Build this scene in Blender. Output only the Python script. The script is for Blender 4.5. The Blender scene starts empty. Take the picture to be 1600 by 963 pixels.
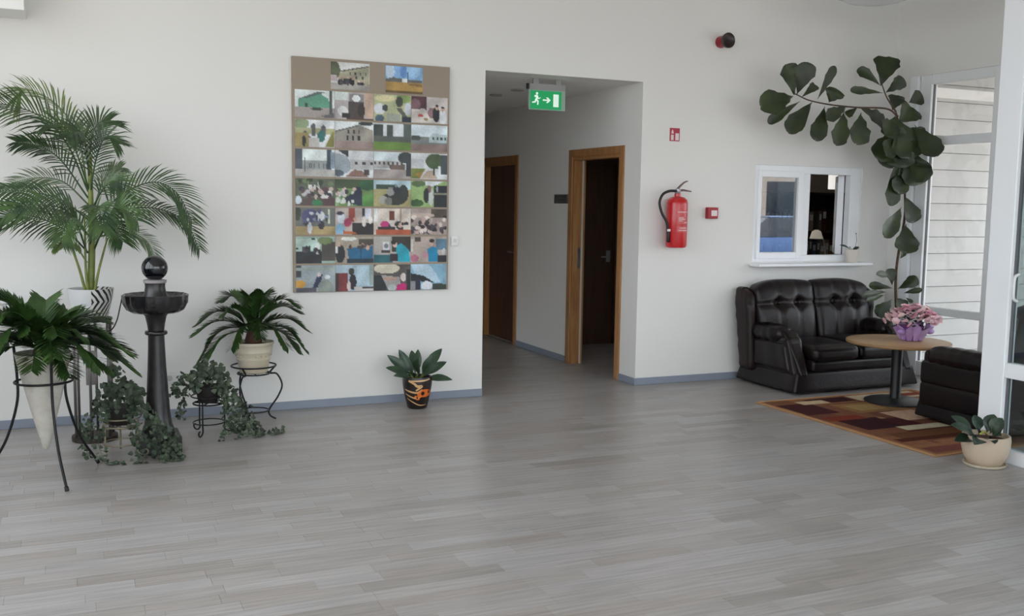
import bpy, bmesh, math, random
from mathutils import Vector, Matrix
random.seed(7)
PI = math.pi
scene = bpy.context.scene
COL = scene.collection

# ------------------------------------------------------------------ camera
CAM = Vector((0.0, -7.3856, 1.574))
F_PX = 1543.337
yaw, pitch, roll = map(math.radians, (23.9965, 6.04809, 0.86975))
fwd = Vector((math.sin(yaw)*math.cos(pitch), math.cos(yaw)*math.cos(pitch), -math.sin(pitch)))
rgt0 = Vector((math.cos(yaw), -math.sin(yaw), 0)); up0 = rgt0.cross(fwd)
rgt = rgt0*math.cos(roll) + up0*math.sin(roll); upv = up0*math.cos(roll) - rgt0*math.sin(roll)
cam_data = bpy.data.cameras.new('camera'); cam = bpy.data.objects.new('camera', cam_data); COL.objects.link(cam)
m = Matrix((rgt, upv, -fwd)).transposed().to_4x4(); m.translation = CAM
cam.matrix_world = m
cam_data.sensor_fit = 'HORIZONTAL'; cam_data.sensor_width = 36.0; cam_data.lens = 36.0*F_PX/1600.0
cam_data.clip_start = 0.05; cam_data.clip_end = 300
scene.camera = cam

# ------------------------------------------------------------------ light: overcast-bright sky through the glazed sides
world = bpy.data.worlds.new('sky'); scene.world = world; world.use_nodes = True
bg = world.node_tree.nodes['Background']
bg.inputs['Color'].default_value = (0.86, 0.93, 1.0, 1); bg.inputs['Strength'].default_value = 1.15
sun_l = bpy.data.lights.new('sun', 'SUN'); sun_l.energy = 7.0; sun_l.angle = math.radians(1.5); sun_l.color = (1, .97, .93)
sun = bpy.data.objects.new('sun', sun_l); COL.objects.link(sun); sun.rotation_euler = (-math.radians(38), 0, math.radians(2))   # high sun from behind the back wall
vs = scene.view_settings
vs.view_transform = 'Standard'; vs.look = 'None'; vs.gamma = 1.0; vs.use_curve_mapping = False
vs.exposure = 1.7

# ------------------------------------------------------------------ helpers
def S(r, g, b, k=1.0):
    def c(v):
        v /= 255.0
        return (v/12.92 if v <= .04045 else ((v+.055)/1.055)**2.4)*k
    return (c(r), c(g), c(b), 1)
def hexc(h): return S(int(h[0:2], 16), int(h[2:4], 16), int(h[4:6], 16))

MATS = {}
def mat(name, col, rough=.6, metal=0, spec=.5, noise=None, nscale=8, bump=0, bscale=60, coat=0, trans=0, rnd=0, emit=0, sub=0, stretch=(1, 1, 1)):
    """principled material; noise = second colour mixed in by a noise pattern; rnd = value change per object"""
    if name in MATS: return MATS[name]
    mt = bpy.data.materials.new(name); mt.use_nodes = True; MATS[name] = mt
    nt = mt.node_tree; N = nt.nodes; L = nt.links; b = N['Principled BSDF']
    b.inputs['Base Color'].default_value = col; b.inputs['Roughness'].default_value = rough
    b.inputs['Metallic'].default_value = metal; b.inputs['Specular IOR Level'].default_value = spec
    b.inputs['Coat Weight'].default_value = coat; b.inputs['Coat Roughness'].default_value = .1
    if emit: b.inputs['Emission Color'].default_value = col; b.inputs['Emission Strength'].default_value = emit
    out = None
    if noise or bump:
        tc = N.new('ShaderNodeTexCoord'); mp = N.new('ShaderNodeMapping'); mp.inputs['Scale'].default_value = stretch
        L.new(tc.outputs['Object'], mp.inputs['Vector'])
    if noise:
        nz = N.new('ShaderNodeTexNoise'); nz.inputs['Scale'].default_value = nscale; nz.inputs['Detail'].default_value = 5
        L.new(mp.outputs['Vector'], nz.inputs['Vector'])
        rp = N.new('ShaderNodeValToRGB'); rp.color_ramp.elements[0].position = .35; rp.color_ramp.elements[1].position = .68
        rp.color_ramp.elements[0].color = col; rp.color_ramp.elements[1].color = noise
        L.new(nz.outputs['Fac'], rp.inputs['Fac']); out = rp.outputs['Color']
    if rnd:
        oi = N.new('ShaderNodeObjectInfo'); mr = N.new('ShaderNodeMapRange')
        mr.inputs['To Min'].default_value = 1-rnd; mr.inputs['To Max'].default_value = 1+rnd
        L.new(oi.outputs['Random'], mr.inputs['Value'])
        hs = N.new('ShaderNodeHueSaturation'); L.new(mr.outputs['Result'], hs.inputs['Value'])
        if out: L.new(out, hs.inputs['Color'])
        else: hs.inputs['Color'].default_value = col
        out = hs.outputs['Color']
    if out: L.new(out, b.inputs['Base Color'])
    if bump:
        n2 = N.new('ShaderNodeTexNoise'); n2.inputs['Scale'].default_value = bscale; n2.inputs['Detail'].default_value = 3
        L.new(mp.outputs['Vector'], n2.inputs['Vector'])
        bp = N.new('ShaderNodeBump'); bp.inputs['Strength'].default_value = bump; bp.inputs['Distance'].default_value = .01
        L.new(n2.outputs['Fac'], bp.inputs['Height']); L.new(bp.outputs['Normal'], b.inputs['Normal'])
    return mt

def glass(name, refl=.08, tint=(1, 1, 1, 1), rough=0.0):
    if name in MATS: return MATS[name]
    mt = bpy.data.materials.new(name); mt.use_nodes = True; MATS[name] = mt
    nt = mt.node_tree; N = nt.nodes; L = nt.links
    for n in list(N):
        if n.type != 'OUTPUT_MATERIAL': N.remove(n)
    o = [n for n in N if n.type == 'OUTPUT_MATERIAL'][0]
    t = N.new('ShaderNodeBsdfTransparent'); t.inputs['Color'].default_value = tint
    g = N.new('ShaderNodeBsdfGlossy'); g.inputs['Roughness'].default_value = rough
    lw = N.new('ShaderNodeLayerWeight'); lw.inputs['Blend'].default_value = .5
    pw = N.new('ShaderNodeMath'); pw.operation = 'POWER'; pw.inputs[1].default_value = 5; L.new(lw.outputs['Facing'], pw.inputs[0])
    ma = N.new('ShaderNodeMath'); ma.operation = 'MULTIPLY_ADD'; ma.inputs[1].default_value = 1-refl; ma.inputs[2].default_value = refl
    L.new(pw.outputs[0], ma.inputs[0]); ma.use_clamp = True
    mx = N.new('ShaderNodeMixShader')
    L.new(ma.outputs[0], mx.inputs['Fac']); L.new(t.outputs[0], mx.inputs[1]); L.new(g.outputs[0], mx.inputs[2]); L.new(mx.outputs[0], o.inputs['Surface'])
    return mt

def vcol_mat(name, rough=.5, spec=.4, bump=0, bscale=400):
    """printed / woven colour stored on the mesh itself"""
    if name in MATS: return MATS[name]
    mt = bpy.data.materials.new(name); mt.use_nodes = True; MATS[name] = mt
    N = mt.node_tree.nodes; L = mt.node_tree.links; b = N['Principled BSDF']
    a = N.new('ShaderNodeVertexColor'); a.layer_name = 'print'
    L.new(a.outputs['Color'], b.inputs['Base Color'])
    b.inputs['Roughness'].default_value = rough; b.inputs['Specular IOR Level'].default_value = spec
    if bump:
        tc = N.new('ShaderNodeTexCoord'); n2 = N.new('ShaderNodeTexNoise'); n2.inputs['Scale'].default_value = bscale
        bp = N.new('ShaderNodeBump'); bp.inputs['Strength'].default_value = bump; bp.inputs['Distance'].default_value = .005
        L.new(tc.outputs['Object'], n2.inputs['Vector']); L.new(n2.outputs['Fac'], bp.inputs['Height']); L.new(bp.outputs['Normal'], b.inputs['Normal'])
    return mt

class MB:
    """collects geometry; build() links it as one mesh object"""
    def __init__(s): s.v = []; s.f = []; s.c = None
    def box(s, x0, y0, z0, x1, y1, z1):
        n = len(s.v)
        s.v += [(x0, y0, z0), (x1, y0, z0), (x1, y1, z0), (x0, y1, z0), (x0, y0, z1), (x1, y0, z1), (x1, y1, z1), (x0, y1, z1)]
        s.f += [tuple(n+i for i in q) for q in ((0, 3, 2, 1), (4, 5, 6, 7), (0, 1, 5, 4), (1, 2, 6, 5), (2, 3, 7, 6), (3, 0, 4, 7))]
        return s
    def lathe(s, prof, n=24, c=(0, 0, 0), lobes=0, amp=0, caps=True):
        st = len(s.v)
        for r, z in prof:
            for i in range(n):
                a = 2*PI*i/n
                rr = r*(1+amp*abs(math.cos(lobes*a/2))) if lobes else r
                s.v.append((c[0]+rr*math.cos(a), c[1]+rr*math.sin(a), c[2]+z))
        for j in range(len(prof)-1):
            for i in range(n):
                k = (i+1) % n
                s.f.append((st+j*n+i, st+j*n+k, st+(j+1)*n+k, st+(j+1)*n+i))
        if caps:
            if prof[0][0] > 1e-4: s.f.append(tuple(st+i for i in reversed(range(n))))
            if prof[-1][0] > 1e-4: s.f.append(tuple(st+(len(prof)-1)*n+i for i in range(n)))
        return s
    def tube(s, pts, r, n=8, closed=False):
        pts = [Vector(p) for p in pts]; m = len(pts)
        rs = r if isinstance(r, (list, tuple)) else [r]*m
        st = len(s.v); nrm = None
        for i, p in enumerate(pts):
            if closed: t = (pts[(i+1) % m]-pts[i-1]).normalized()
            else: t = (pts[min(i+1, m-1)]-pts[max(i-1, 0)])
            if t.length < 1e-9: t = Vector((0, 0, 1))
            t.normalize()
            if nrm is None:
                nrm = t.orthogonal().normalized()
            else:
                nrm = nrm-t*nrm.dot(t)
                if nrm.length < 1e-6: nrm = t.orthogonal()
                nrm.normalize()
            b = t.cross(nrm)
            for k in range(n):
                a = 2*PI*k/n
                s.v.append(tuple(p+(nrm*math.cos(a)+b*math.sin(a))*rs[i]))
        for i in range(m if closed else m-1):
            i2 = (i+1) % m
            for k in range(n):
                k2 = (k+1) % n
                s.f.append((st+i*n+k, st+i*n+k2, st+i2*n+k2, st+i2*n+k))
        if not closed:
            s.f.append(tuple(st+k for k in reversed(range(n)))); s.f.append(tuple(st+(m-1)*n+k for k in range(n)))
        return s
    def prism(s, poly, axis, a, b):
        """poly in the plane across axis ('x': y,z; 'y': x,z; 'z': x,y) from a to b"""
        n = len(poly); st = len(s.v)
        for v in (a, b):
            for p, q in poly:
                s.v.append({'x': (v, p, q), 'y': (p, v, q), 'z': (p, q, v)}[axis])
        s.f.append(tuple(st+i for i in range(n))); s.f.append(tuple(st+n+i for i in reversed(range(n))))
        for i in range(n):
            j = (i+1) % n; s.f.append((st+j, st+i, st+n+i, st+n+j))
        return s
    def sphere(s, c, r, n=16, m=10, sc=(1, 1, 1)):
        prof = [(max(r*math.sin(PI*j/m), 1e-5), -r*math.cos(PI*j/m)) for j in range(m+1)]
        st = len(s.v); s.lathe(prof, n, (0, 0, 0), caps=False)
        for i in range(st, len(s.v)):
            x, y, z = s.v[i]; s.v[i] = (c[0]+x*sc[0], c[1]+y*sc[1], c[2]+z*sc[2])
        return s
    def strip(s, left, right):
        """ribbon between two rows of points"""
        st = len(s.v); n = len(left)
        for a, b in zip(left, right): s.v += [tuple(a), tuple(b)]
        for i in range(n-1): s.f.append((st+2*i, st+2*i+1, st+2*i+3, st+2*i+2))
        return s
    def build(s, name, material, parent=None, smooth=False, bevel=0, seg=2, fix=True):
        me = bpy.data.meshes.new(name); me.from_pydata(s.v, [], s.f)
        if fix:
            bm = bmesh.new(); bm.from_mesh(me); bmesh.ops.recalc_face_normals(bm, faces=bm.faces); bm.to_mesh(me); bm.free()
        if s.c:
            at = me.color_attributes.new('print', 'FLOAT_COLOR', 'POINT')
            at.data.foreach_set('color', [x for c in s.c for x in c])
        if smooth:
            me.polygons.foreach_set('use_smooth', [True]*len(me.polygons))
            if smooth == 'angle': me.set_sharp_from_angle(angle=math.radians(40))
        me.materials.append(material)
        o = bpy.data.objects.new(name, me); COL.objects.link(o)
        if parent: o.parent = parent
        if bevel:
            md = o.modifiers.new('bevel', 'BEVEL'); md.width = bevel; md.segments = seg; md.limit_method = 'ANGLE'
        return o

def tag(o, label=None, cat=None, group=None, kind=None):
    if label: o['label'] = label
    if cat: o['category'] = cat
    if group: o['group'] = group
    if kind: o['kind'] = kind
    return o
def thing(name, label, cat, loc=(0, 0, 0), rz=0, group=None):
    o = bpy.data.objects.new(name, None); COL.objects.link(o); o.empty_display_size = .05
    o.location = loc; o.rotation_euler = (0, 0, rz)
    return tag(o, label, cat, group)
def struct(name, mb, material, label, **kw):
    return tag(mb.build(name, material, **kw), label, kind='structure')
def spline(pts, n):
    """Catmull-Rom through pts"""
    P = [Vector(p) for p in pts]; P = [P[0]*2-P[1]]+P+[P[-1]*2-P[-2]]; out = []
    segs = len(P)-3
    for k in range(n+1):
        u = k/n*segs; i = min(int(u), segs-1); t = u-i
        a, b, c, d = P[i:i+4]
        out.append(.5*((2*b)+(c-a)*t+(2*a-5*b+4*c-d)*t*t+(3*b-a-3*c+d)*t**3))
    return out

# ------------------------------------------------------------------ materials
M_wall = mat('wall_paint', S(232, 230, 226), .85, bump=.06, bscale=25)
M_ceil = mat('ceiling_paint', S(238, 237, 234), .9)
M_base = mat('baseboard_grey', S(138, 146, 160), .5)
M_pvc = mat('white_pvc', S(243, 245, 248), .35)
M_alu = mat('grey_frame', S(234, 235, 236), .4)
M_wood = mat('door_frame_oak', S(172, 126, 80), .45, noise=S(150, 102, 60), nscale=5, stretch=(6, 6, .6))
M_door = mat('door_veneer', S(92, 62, 44), .5, noise=S(74, 48, 34), nscale=5, stretch=(5, 5, .5))
M_iron = mat('black_iron', S(28, 29, 32), .4, metal=.4)
M_steel = mat('brushed_steel', S(170, 170, 172), .3, metal=.9)
M_black = mat('black_plastic', S(18, 18, 20), .45)
M_white = mat('white_plastic', S(230, 230, 228), .4)
M_soil = mat('soil', S(44, 32, 24), .95, noise=S(28, 20, 15), nscale=30)
G_clear = glass('clear_glass', .05)
G_mirror = glass('window_glass', .26, (.8, .82, .84, 1))
G_part = glass('partition_glass', .07, (.62, .68, .68, 1))

def floor_material():
    mt = bpy.data.materials.new('grey_plank'); mt.use_nodes = True
    N = mt.node_tree.nodes; L = mt.node_tree.links; b = N['Principled BSDF']
    geo = N.new('ShaderNodeNewGeometry'); oi = N.new('ShaderNodeObjectInfo')
    add = N.new('ShaderNodeMath'); add.operation = 'ADD'; L.new(geo.outputs['Random Per Island'], add.inputs[0]); L.new(oi.outputs['Random'], add.inputs[1])
    fr = N.new('ShaderNodeMath'); fr.operation = 'FRACT'; L.new(add.outputs[0], fr.inputs[0])
    rp = N.new('ShaderNodeValToRGB'); cr = rp.color_ramp; cr.interpolation = 'LINEAR'
    cr.elements[0].position = 0; cr.elements[0].color = S(152, 146, 141)
    cr.elements[1].position = 1; cr.elements[1].color = S(176, 172, 170)
    for p, c in ((.12, S(161, 154, 149)), (.5, S(166, 161, 158)), (.85, S(170, 166, 165))):
        e = cr.elements.new(p); e.color = c
    L.new(fr.outputs[0], rp.inputs['Fac'])
    mp = N.new('ShaderNodeMapping'); mp.inputs['Scale'].default_value = (2.2, 42, 1); L.new(geo.outputs['Position'], mp.inputs['Vector'])
    nz = N.new('ShaderNodeTexNoise'); nz.inputs['Scale'].default_value = 1.3; nz.inputs['Detail'].default_value = 4; L.new(mp.outputs['Vector'], nz.inputs['Vector'])
    mr = N.new('ShaderNodeMapRange'); mr.inputs['From Min'].default_value = .3; mr.inputs['From Max'].default_value = .7; mr.inputs['To Min'].default_value = .80; mr.inputs['To Max'].default_value = 1.12
    L.new(nz.outputs['Fac'], mr.inputs['Value'])
    hs = N.new('ShaderNodeHueSaturation'); L.new(rp.outputs['Color'], hs.inputs['Color']); L.new(mr.outputs['Result'], hs.inputs['Value'])
    L.new(hs.outputs['Color'], b.inputs['Base Color'])
    b.inputs['Roughness'].default_value = .33; b.inputs['Specular IOR Level'].default_value = .45
    return mt
M_floor = floor_material()
M_seam = mat('plank_joint', S(128, 122, 118), .8)

# ------------------------------------------------------------------ room shell
RX = 7.315; CX0 = 3.027; CX1 = 4.48; DH = 2.62; CZ = 3.8; FY = -10.2; LX = -1.8
floor = struct('floor', MB().box(LX, FY, -.12, 9.9, 7.2, -.004), M_seam, 'grey wood-look plank floor of the hall')

def build_planks():
    W = .098; gap = .0012; lens = (.28, .38, .48, .62); T = .004
    me = {}
    def plank_mesh(l):
        if l not in me:
            mb = MB(); mb.box(0, 0, -T, l-gap, W-gap, 0)
            d = bpy.data.meshes.new('floor_plank'); d.from_pydata(mb.v, [], mb.f); d.materials.append(M_floor); me[l] = d
        return me[l]
    whole = []; rest = MB()
    rr = random.Random(3)
    regions = ((LX, FY, RX, -.0005), (CX0, 0, CX1, 7.0), (CX1, .0, 5.66, 2.36), (5.75, .15, 9.8, 3.2))
    for x0, y0, x1, y1 in regions:
        j = 0; y = y0
        while y < y1-.005:
            w = min(W, y1-y); x = x0-rr.random()*.6
            while x < x1:
                l = rr.choice(lens); a, b = max(x, x0), min(x+l, x1)
                if b-a > .02:
                    if b-a > l-1e-6 and w > W-1e-6: whole.append((a, y, l))
                    else: rest.box(a, y, -T, b-gap, y+w-gap, 0)
                x += l
            y += W
    def seen(p):
        d = Vector((p[0]+p[2]/2, p[1]+W/2, 0))-CAM; z = d.dot(fwd)
        if z < .5: return -1
        px = 800+F_PX*d.dot(rgt)/z; py = 481.5-F_PX*d.dot(upv)/z
        if not (0 < px < 1600 and 0 < py < 963): return -1
        return p[2]*W/z**3
    whole.sort(key=seen, reverse=True)
    for a, y, l in whole[:296]:
        o = bpy.data.objects.new('floor_plank', plank_mesh(l)); COL.objects.link(o); o.location = (a, y, 0); o.parent = floor
    for a, y, l in whole[296:]: rest.box(a, y, -T, a+l-gap, y+W-gap, 0)
    tag(rest.build('floor_planks_beyond', M_floor, floor, fix=False), kind='stuff')
build_planks()

wx0, wx1, wz0, wz1 = 5.69, 6.95, 1.07, 1.96     # opening of the reception window
wb = MB()
wb.box(LX, 0, 0, CX0, .14, CZ); wb.box(CX0, 0, DH, CX1, .14, CZ)
wb.box(CX1, 0, 0, wx0, .14, CZ); wb.box(wx1, 0, 0, RX+.14, .14, CZ); wb.box(wx0, 0, 0, wx1, .14, wz0); wb.box(wx0, 0, wz1, wx1, .14, CZ)
struct('wall_back', wb, M_wall, 'white painted wall with the corridor opening and reception window')
wl_ = MB()
for a, b in ((.14, 2.2), (2.6, 7.0)): wl_.box(CX0-.14, a, 0, CX0, b, DH)
wl_.box(CX0-.14, 2.2, .65, CX0, 2.6, DH); wl_.box(CX0-.14, 2.2, 0, CX0, 2.6, .03)
struct('wall_corridor_left', wl_, M_wall, 'unlit corridor wall hidden behind the opening edge')
D1a, D1b = .345, 1.26; D2a, D2b = 2.62, 3.52; DZ = 2.03      # door openings in the corridor wall
wc = MB()
for a, b in ((.14, D1a), (D1b, D2a), (D2b, 7.0)): wc.box(CX1, a, 0, CX1+.12, b, DH)
for a, b in ((D1a, D1b), (D2a, D2b)): wc.box(CX1, a, DZ, CX1+.12, b, DH)
struct('wall_corridor_right', wc, M_wall, 'white corridor wall with two wooden door frames')
struct('wall_corridor_end', MB().box(CX0-.14, 7.0, 0, CX1+.12, 7.12, DH), M_wall, 'wall closing the far end of the corridor')
struct('ceiling_corridor', MB().box(CX0-.14, .14, DH, CX1+.12, 7.12, DH+.1), M_ceil, 'low white ceiling of the corridor')
struct('ceiling', MB().box(LX-.2, FY-.2, CZ, RX+.2, .14, CZ+.15), M_ceil, 'white ceiling of the hall')
# rooms behind the wall
wr = MB(); wr.box(CX1+.12, 2.37, 0, 4.80, 2.47, 2.7); wr.box(5.64, 2.37, 0, 5.75, 2.47, 2.7); wr.box(4.80, 2.37, 2.07, 5.64, 2.47, 2.7); wr.box(5.66, .14, 0, 5.75, 2.37, 2.7)
struct('wall_side_room', wr, M_wall, 'white walls of the small room beyond the open door')
struct('ceiling_side_room', MB().box(CX1+.12, .14, 2.7, 9.9, 3.3, 2.8), M_ceil, 'ceiling over the rooms behind the wall')
struct('wall_reception_back', MB().box(5.75, 3.2, 0, 9.9, 3.3, 2.7), mat('beige_wall', S(196, 186, 170), .9), 'beige far wall of the reception room')
struct('wall_reception_right', MB().box(9.8, .3, 0, 9.9, 3.2, 2.7), M_wall, 'side wall of the reception room')

bb = MB(); bb.box(LX, -.012, 0, CX0, 0, .062)
struct('baseboard_left', bb, M_base, 'blue-grey baseboard under the photo board wall', bevel=.003)
bb = MB(); bb.box(CX1, -.012, 0, RX, 0, .062); bb.box(CX1-.012, -.012, 0, CX1, .275, .062)
struct('baseboard_right', bb, M_base, 'blue-grey baseboard turning the corner into the corridor', bevel=.003)
bb = MB(); bb.box(CX1-.012, 1.33, 0, CX1, 2.55, .062); bb.box(CX1-.012, 3.59, 0, CX1, 7, .062)
struct('baseboard_corridor', bb, M_base, 'blue-grey baseboard along the corridor wall', bevel=.003)

# glazed right wall of the seating alcove
wr = MB(); wr.box(RX, FY, 2.82, RX+.14, 0, CZ); wr.box(RX, -.20, 0, RX+.14, 0, 2.82)
struct('wall_right', wr, M_wall, 'white wall above the grey glazed door')
struct('trim_1', MB().box(RX-.03, -.30, 0, RX+.1, -.205, 2.82), M_pvc, 'white upright post between the corner and the grey frame', bevel=.006)
def glazed(n, y0, y1, rails, label, gname='pane', hinge=None):
    """grey framed glazing in the right wall between y1 < y0"""
    w = tag(bpy.data.objects.new('window_%d' % n, None), label, kind='structure'); COL.objects.link(w); w.location = (RX, y0, 0)
    d = y1-y0
    mb = MB(); mb.box(0, -.13, 0, .08, 0, 2.82); mb.build('frame_post', M_alu, w, bevel=.005)
    mb = MB(); mb.box(0, d, 0, .08, d+.09, 2.82); mb.build('frame_post', M_alu, w, bevel=.005)
    for za, zb in rails:
        mb = MB(); mb.box(.005, d+.09, za, .075, -.13, zb); mb.build('frame_rail', M_alu, w, bevel=.004)
    zz = sorted(rails)
    for (a, b), (c, e) in zip(zz[:-1], zz[1:]):
        mb = MB(); mb.box(.035, d+.09, b, .043, -.13, c); mb.build(gname, G_clear, w)
        mb = MB(); mb.box(.028, -.136, b, .052, -.124, c); mb.build('gasket', mat('gasket_grey', S(96, 97, 100), .6), w)
    return w
R_ = [(0, .14), (.60, .67), (2.17, 2.25), (2.73, 2.82)]
glazed(2, -.305, -1.215, R_, 'grey framed glazed door looking out on white siding')
glazed(3, -1.22, -2.9, R_, 'grey framed glazing beside the glazed door')
glazed(4, -2.905, -5.5, R_, 'grey framed glazing behind the white partition')
glazed(5, -5.505, -9.9, R_, 'grey framed glazing near the entrance')

# white partition in front of the alcove
PX = 5.30
w = tag(bpy.data.objects.new('window_6', None), 'white framed glass partition beside the cream plant pot', kind='structure'); COL.objects.link(w); w.location = (PX, 0, 0)
MB().box(0, -3.058, 0, .085, -2.885, CZ).build('frame_post', M_pvc, w, bevel=.006)
for ya, yb in ((-4.35, -4.25), (-5.6, -5.5), (-6.9, -6.8)): MB().box(0, ya, 0, .085, yb, CZ).build('frame_post', M_pvc, w, bevel=.006)
edges = [-3.058, -4.25, -4.35, -5.5, -5.6, -6.8]
for k in range(0, 6, 2):
    a, b = edges[k+1], edges[k]
    for za, zb in ((0, .085), (.535, .628), (2.78, 2.87)): MB().box(.006, a, za, .08, b, zb).build('frame_rail', M_pvc, w, bevel=.005)
    for za, zb in ((.085, .535), (.628, 2.78), (2.87, CZ)):
        MB().box(.04, a, za, .046, b, zb).build('pane', G_part, w)
        if k == 0 and zb < 2.8:
            MB().box(.03, b-.012, za, .055, b, zb).build('gasket', mat('gasket_grey', S(96, 97, 100), .6), w)
h = MB(); h.tube(spline([(-.01, -3.13, 1.02), (-.045, -3.13, 1.04), (-.05, -3.13, 1.1), (-.045, -3.13, 1.17), (-.01, -3.13, 1.19)], 16), .009); h.build('door_pull', M_white, w, smooth=True)

# glazed sides of the hall behind and left of the camera (daylight comes in here)
def openside(name, label, axis, pos, spans, lo, hi, zt):
    mb = MB()
    for a, b in spans:
        if axis == 'y': mb.box(a, pos-.1, 0, b, pos+.1, zt)
        else: mb.box(pos-.1, a, 0, pos+.1, b, zt)
    for za, zb in ((0, lo), (hi, zt)):
        if axis == 'y': mb.box(LX, pos-.1, za, PX+2, pos+.1, zb)
        else: mb.box(pos-.1, FY, za, pos+.1, 0, zb)
    return struct(name, mb, M_wall, label)
openside('wall_front', 'glazed wall behind the viewer', 'y', FY, ((LX, -1.55), (.7, .82), (2.2, 2.32), (3.9, 4.02), (5.2, 5.4), (7.2, 7.4)), .12, 3.7, CZ)
openside('wall_left', 'glazed side wall left of the plants', 'x', LX, ((-10.2, -9.0), (-7, -6.88), (-5, -4.88), (-3.0, -2.88), (-1.0, 0)), .9, 3.7, CZ)
struct('trim_2', MB().box(LX, -.35, 2.729, -.236, 0, CZ), M_ceil, 'white boxed-in beam in the upper corner of the photo board wall', bevel=.004)
FIG= [((5.757, -0.42, 2.548), (5.362, -0.488, 2.428), 0.217), ((5.809, -0.42, 2.496), (5.555, -0.32, 2.305), 0.09), ((5.75, -0.42, 2.547), (5.642, -0.435, 2.799), 0.181), ((5.771, -0.42, 2.549), (5.803, -0.52, 2.81), 0.169), ((5.841, -0.42, 2.542), (6.076, -0.32, 2.67), 0.084), ((6.005, -0.42, 2.523), (6.091, -0.52, 2.803), 0.078), ((6.128, -0.42, 2.502), (6.15, -0.491, 2.613), 0.169), ((5.949, -0.42, 2.504), (5.697, -0.422, 2.228), 0.163), ((6.094, -0.42, 2.473), (5.954, -0.479, 2.164), 0.151), ((6.327, -0.42, 2.446), (6.171, -0.502, 2.138), 0.163), ((6.347, -0.42, 2.486), (6.03, -0.517, 2.357), 0.121), ((6.52, -0.42, 2.439), (6.412, -0.493, 2.153), 0.205), ((6.495, -0.42, 2.477), (6.89, -0.336, 2.342), 0.181), ((6.458, -0.42, 2.475), (6.421, -0.32, 2.407), 0.072), ((6.728, -0.42, 2.694), (6.84, -0.364, 2.965), 0.229), ((6.713, -0.42, 2.694), (6.535, -0.32, 2.835), 0.096), ((6.748, -0.42, 2.622), (6.458, -0.32, 2.643), 0.072), ((6.786, -0.42, 2.624), (6.89, -0.521, 2.745), 0.127), ((6.874, -0.42, 2.474), (6.931, -0.407, 2.611), 0.145), ((7.062, -0.42, 2.553), (7.135, -0.512, 2.607), 0.145), ((6.96, -0.42, 2.363), (7.104, -0.429, 2.508), 0.229), ((6.956, -0.42, 2.403), (6.725, -0.501, 2.267), 0.181), ((6.938, -0.42, 2.344), (6.73, -0.436, 2.018), 0.217), ((6.98, -0.42, 2.404), (6.999, -0.52, 2.035), 0.325), ((7.094, -0.48, 2.348), (7.157, -0.694, 2.057), 0.205), ((7.053, -0.42, 2.157), (7.148, -0.53, 1.806), 0.289), ((6.972, -0.42, 2.084), (6.923, -0.42, 1.603), 0.145), ((7.043, -0.42, 1.981), (6.945, -0.474, 1.721), 0.181), ((7.084, -0.48, 1.981), (7.151, -0.65, 1.949), 0.048), ((6.95, -0.42, 2.171), (6.844, -0.353, 1.978), 0.205), ((7.006, -0.42, 2.26), (6.958, -0.428, 1.955), 0.265), ((6.916, -0.42, 2.43), (6.849, -0.449, 2.218), 0.217), ((7.041, -0.42, 2.32), (7.14, -0.528, 2.225), 0.181), ((7.035, -0.42, 2.087), (7.088, -0.445, 1.871), 0.253), ((6.914, -0.42, 2.245), (6.736, -0.505, 2.062), 0.181), ((7.071, -0.45, 2.04), (7.158, -0.593, 1.841), 0.193), ((7.079, -0.42, 1.706), (7.155, -0.481, 1.453), 0.163), ((7.071, -0.42, 1.605), (6.763, -0.53, 1.336), 0.151), ((7.085, -0.45, 1.44), (7.016, -0.53, 1.171), 0.217), ((7.068, -0.42, 1.117), (7.152, -0.38, 1.174), 0.054), ((6.994, -0.42, 0.842), (6.8, -0.32, 0.862), 0.078), ((6.941, -0.42, 0.813), (6.56, -0.52, 0.801), 0.06), ((6.919, -0.42, 0.784), (6.609, -0.52, 0.753), 0.048), ((6.978, -0.42, 0.95), (6.714, -0.52, 0.991), 0.066), ((6.992, -0.42, 0.872), (6.961, -0.4, 1.021), 0.108), ((7.058, -0.42, 0.829), (7.149, -0.563, 0.94), 0.114), ((7.086, -0.45, 0.795), (7.145, -0.62, 0.838), 0.054), ((7.002, -0.42, 0.734), (6.859, -0.376, 0.583), 0.145), ((7.04, -0.42, 0.751), (7.093, -0.469, 0.652), 0.133), ((7.098, -0.48, 0.755), (7.138, -0.53, 0.711), 0.036)]
FIGTRUNK= [(7.106, -0.42, 0.079), (7.101, -0.42, 0.355), (7.042, -0.42, 0.721), (7.024, -0.42, 0.962), (7.041, -0.42, 1.171), (7.089, -0.42, 1.469), (7.079, -0.42, 1.706), (7.024, -0.42, 2.028), (6.963, -0.42, 2.317), (6.914, -0.42, 2.453)]
FIGLEFT= [(6.94, -0.42, 2.42), (6.797, -0.42, 2.482), (6.458, -0.42, 2.475), (6.165, -0.42, 2.482), (5.914, -0.42, 2.507), (5.757, -0.42, 2.553)]
FIGUP= [(6.914, -0.42, 2.459), (6.797, -0.42, 2.579), (6.728, -0.42, 2.694)]
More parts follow.
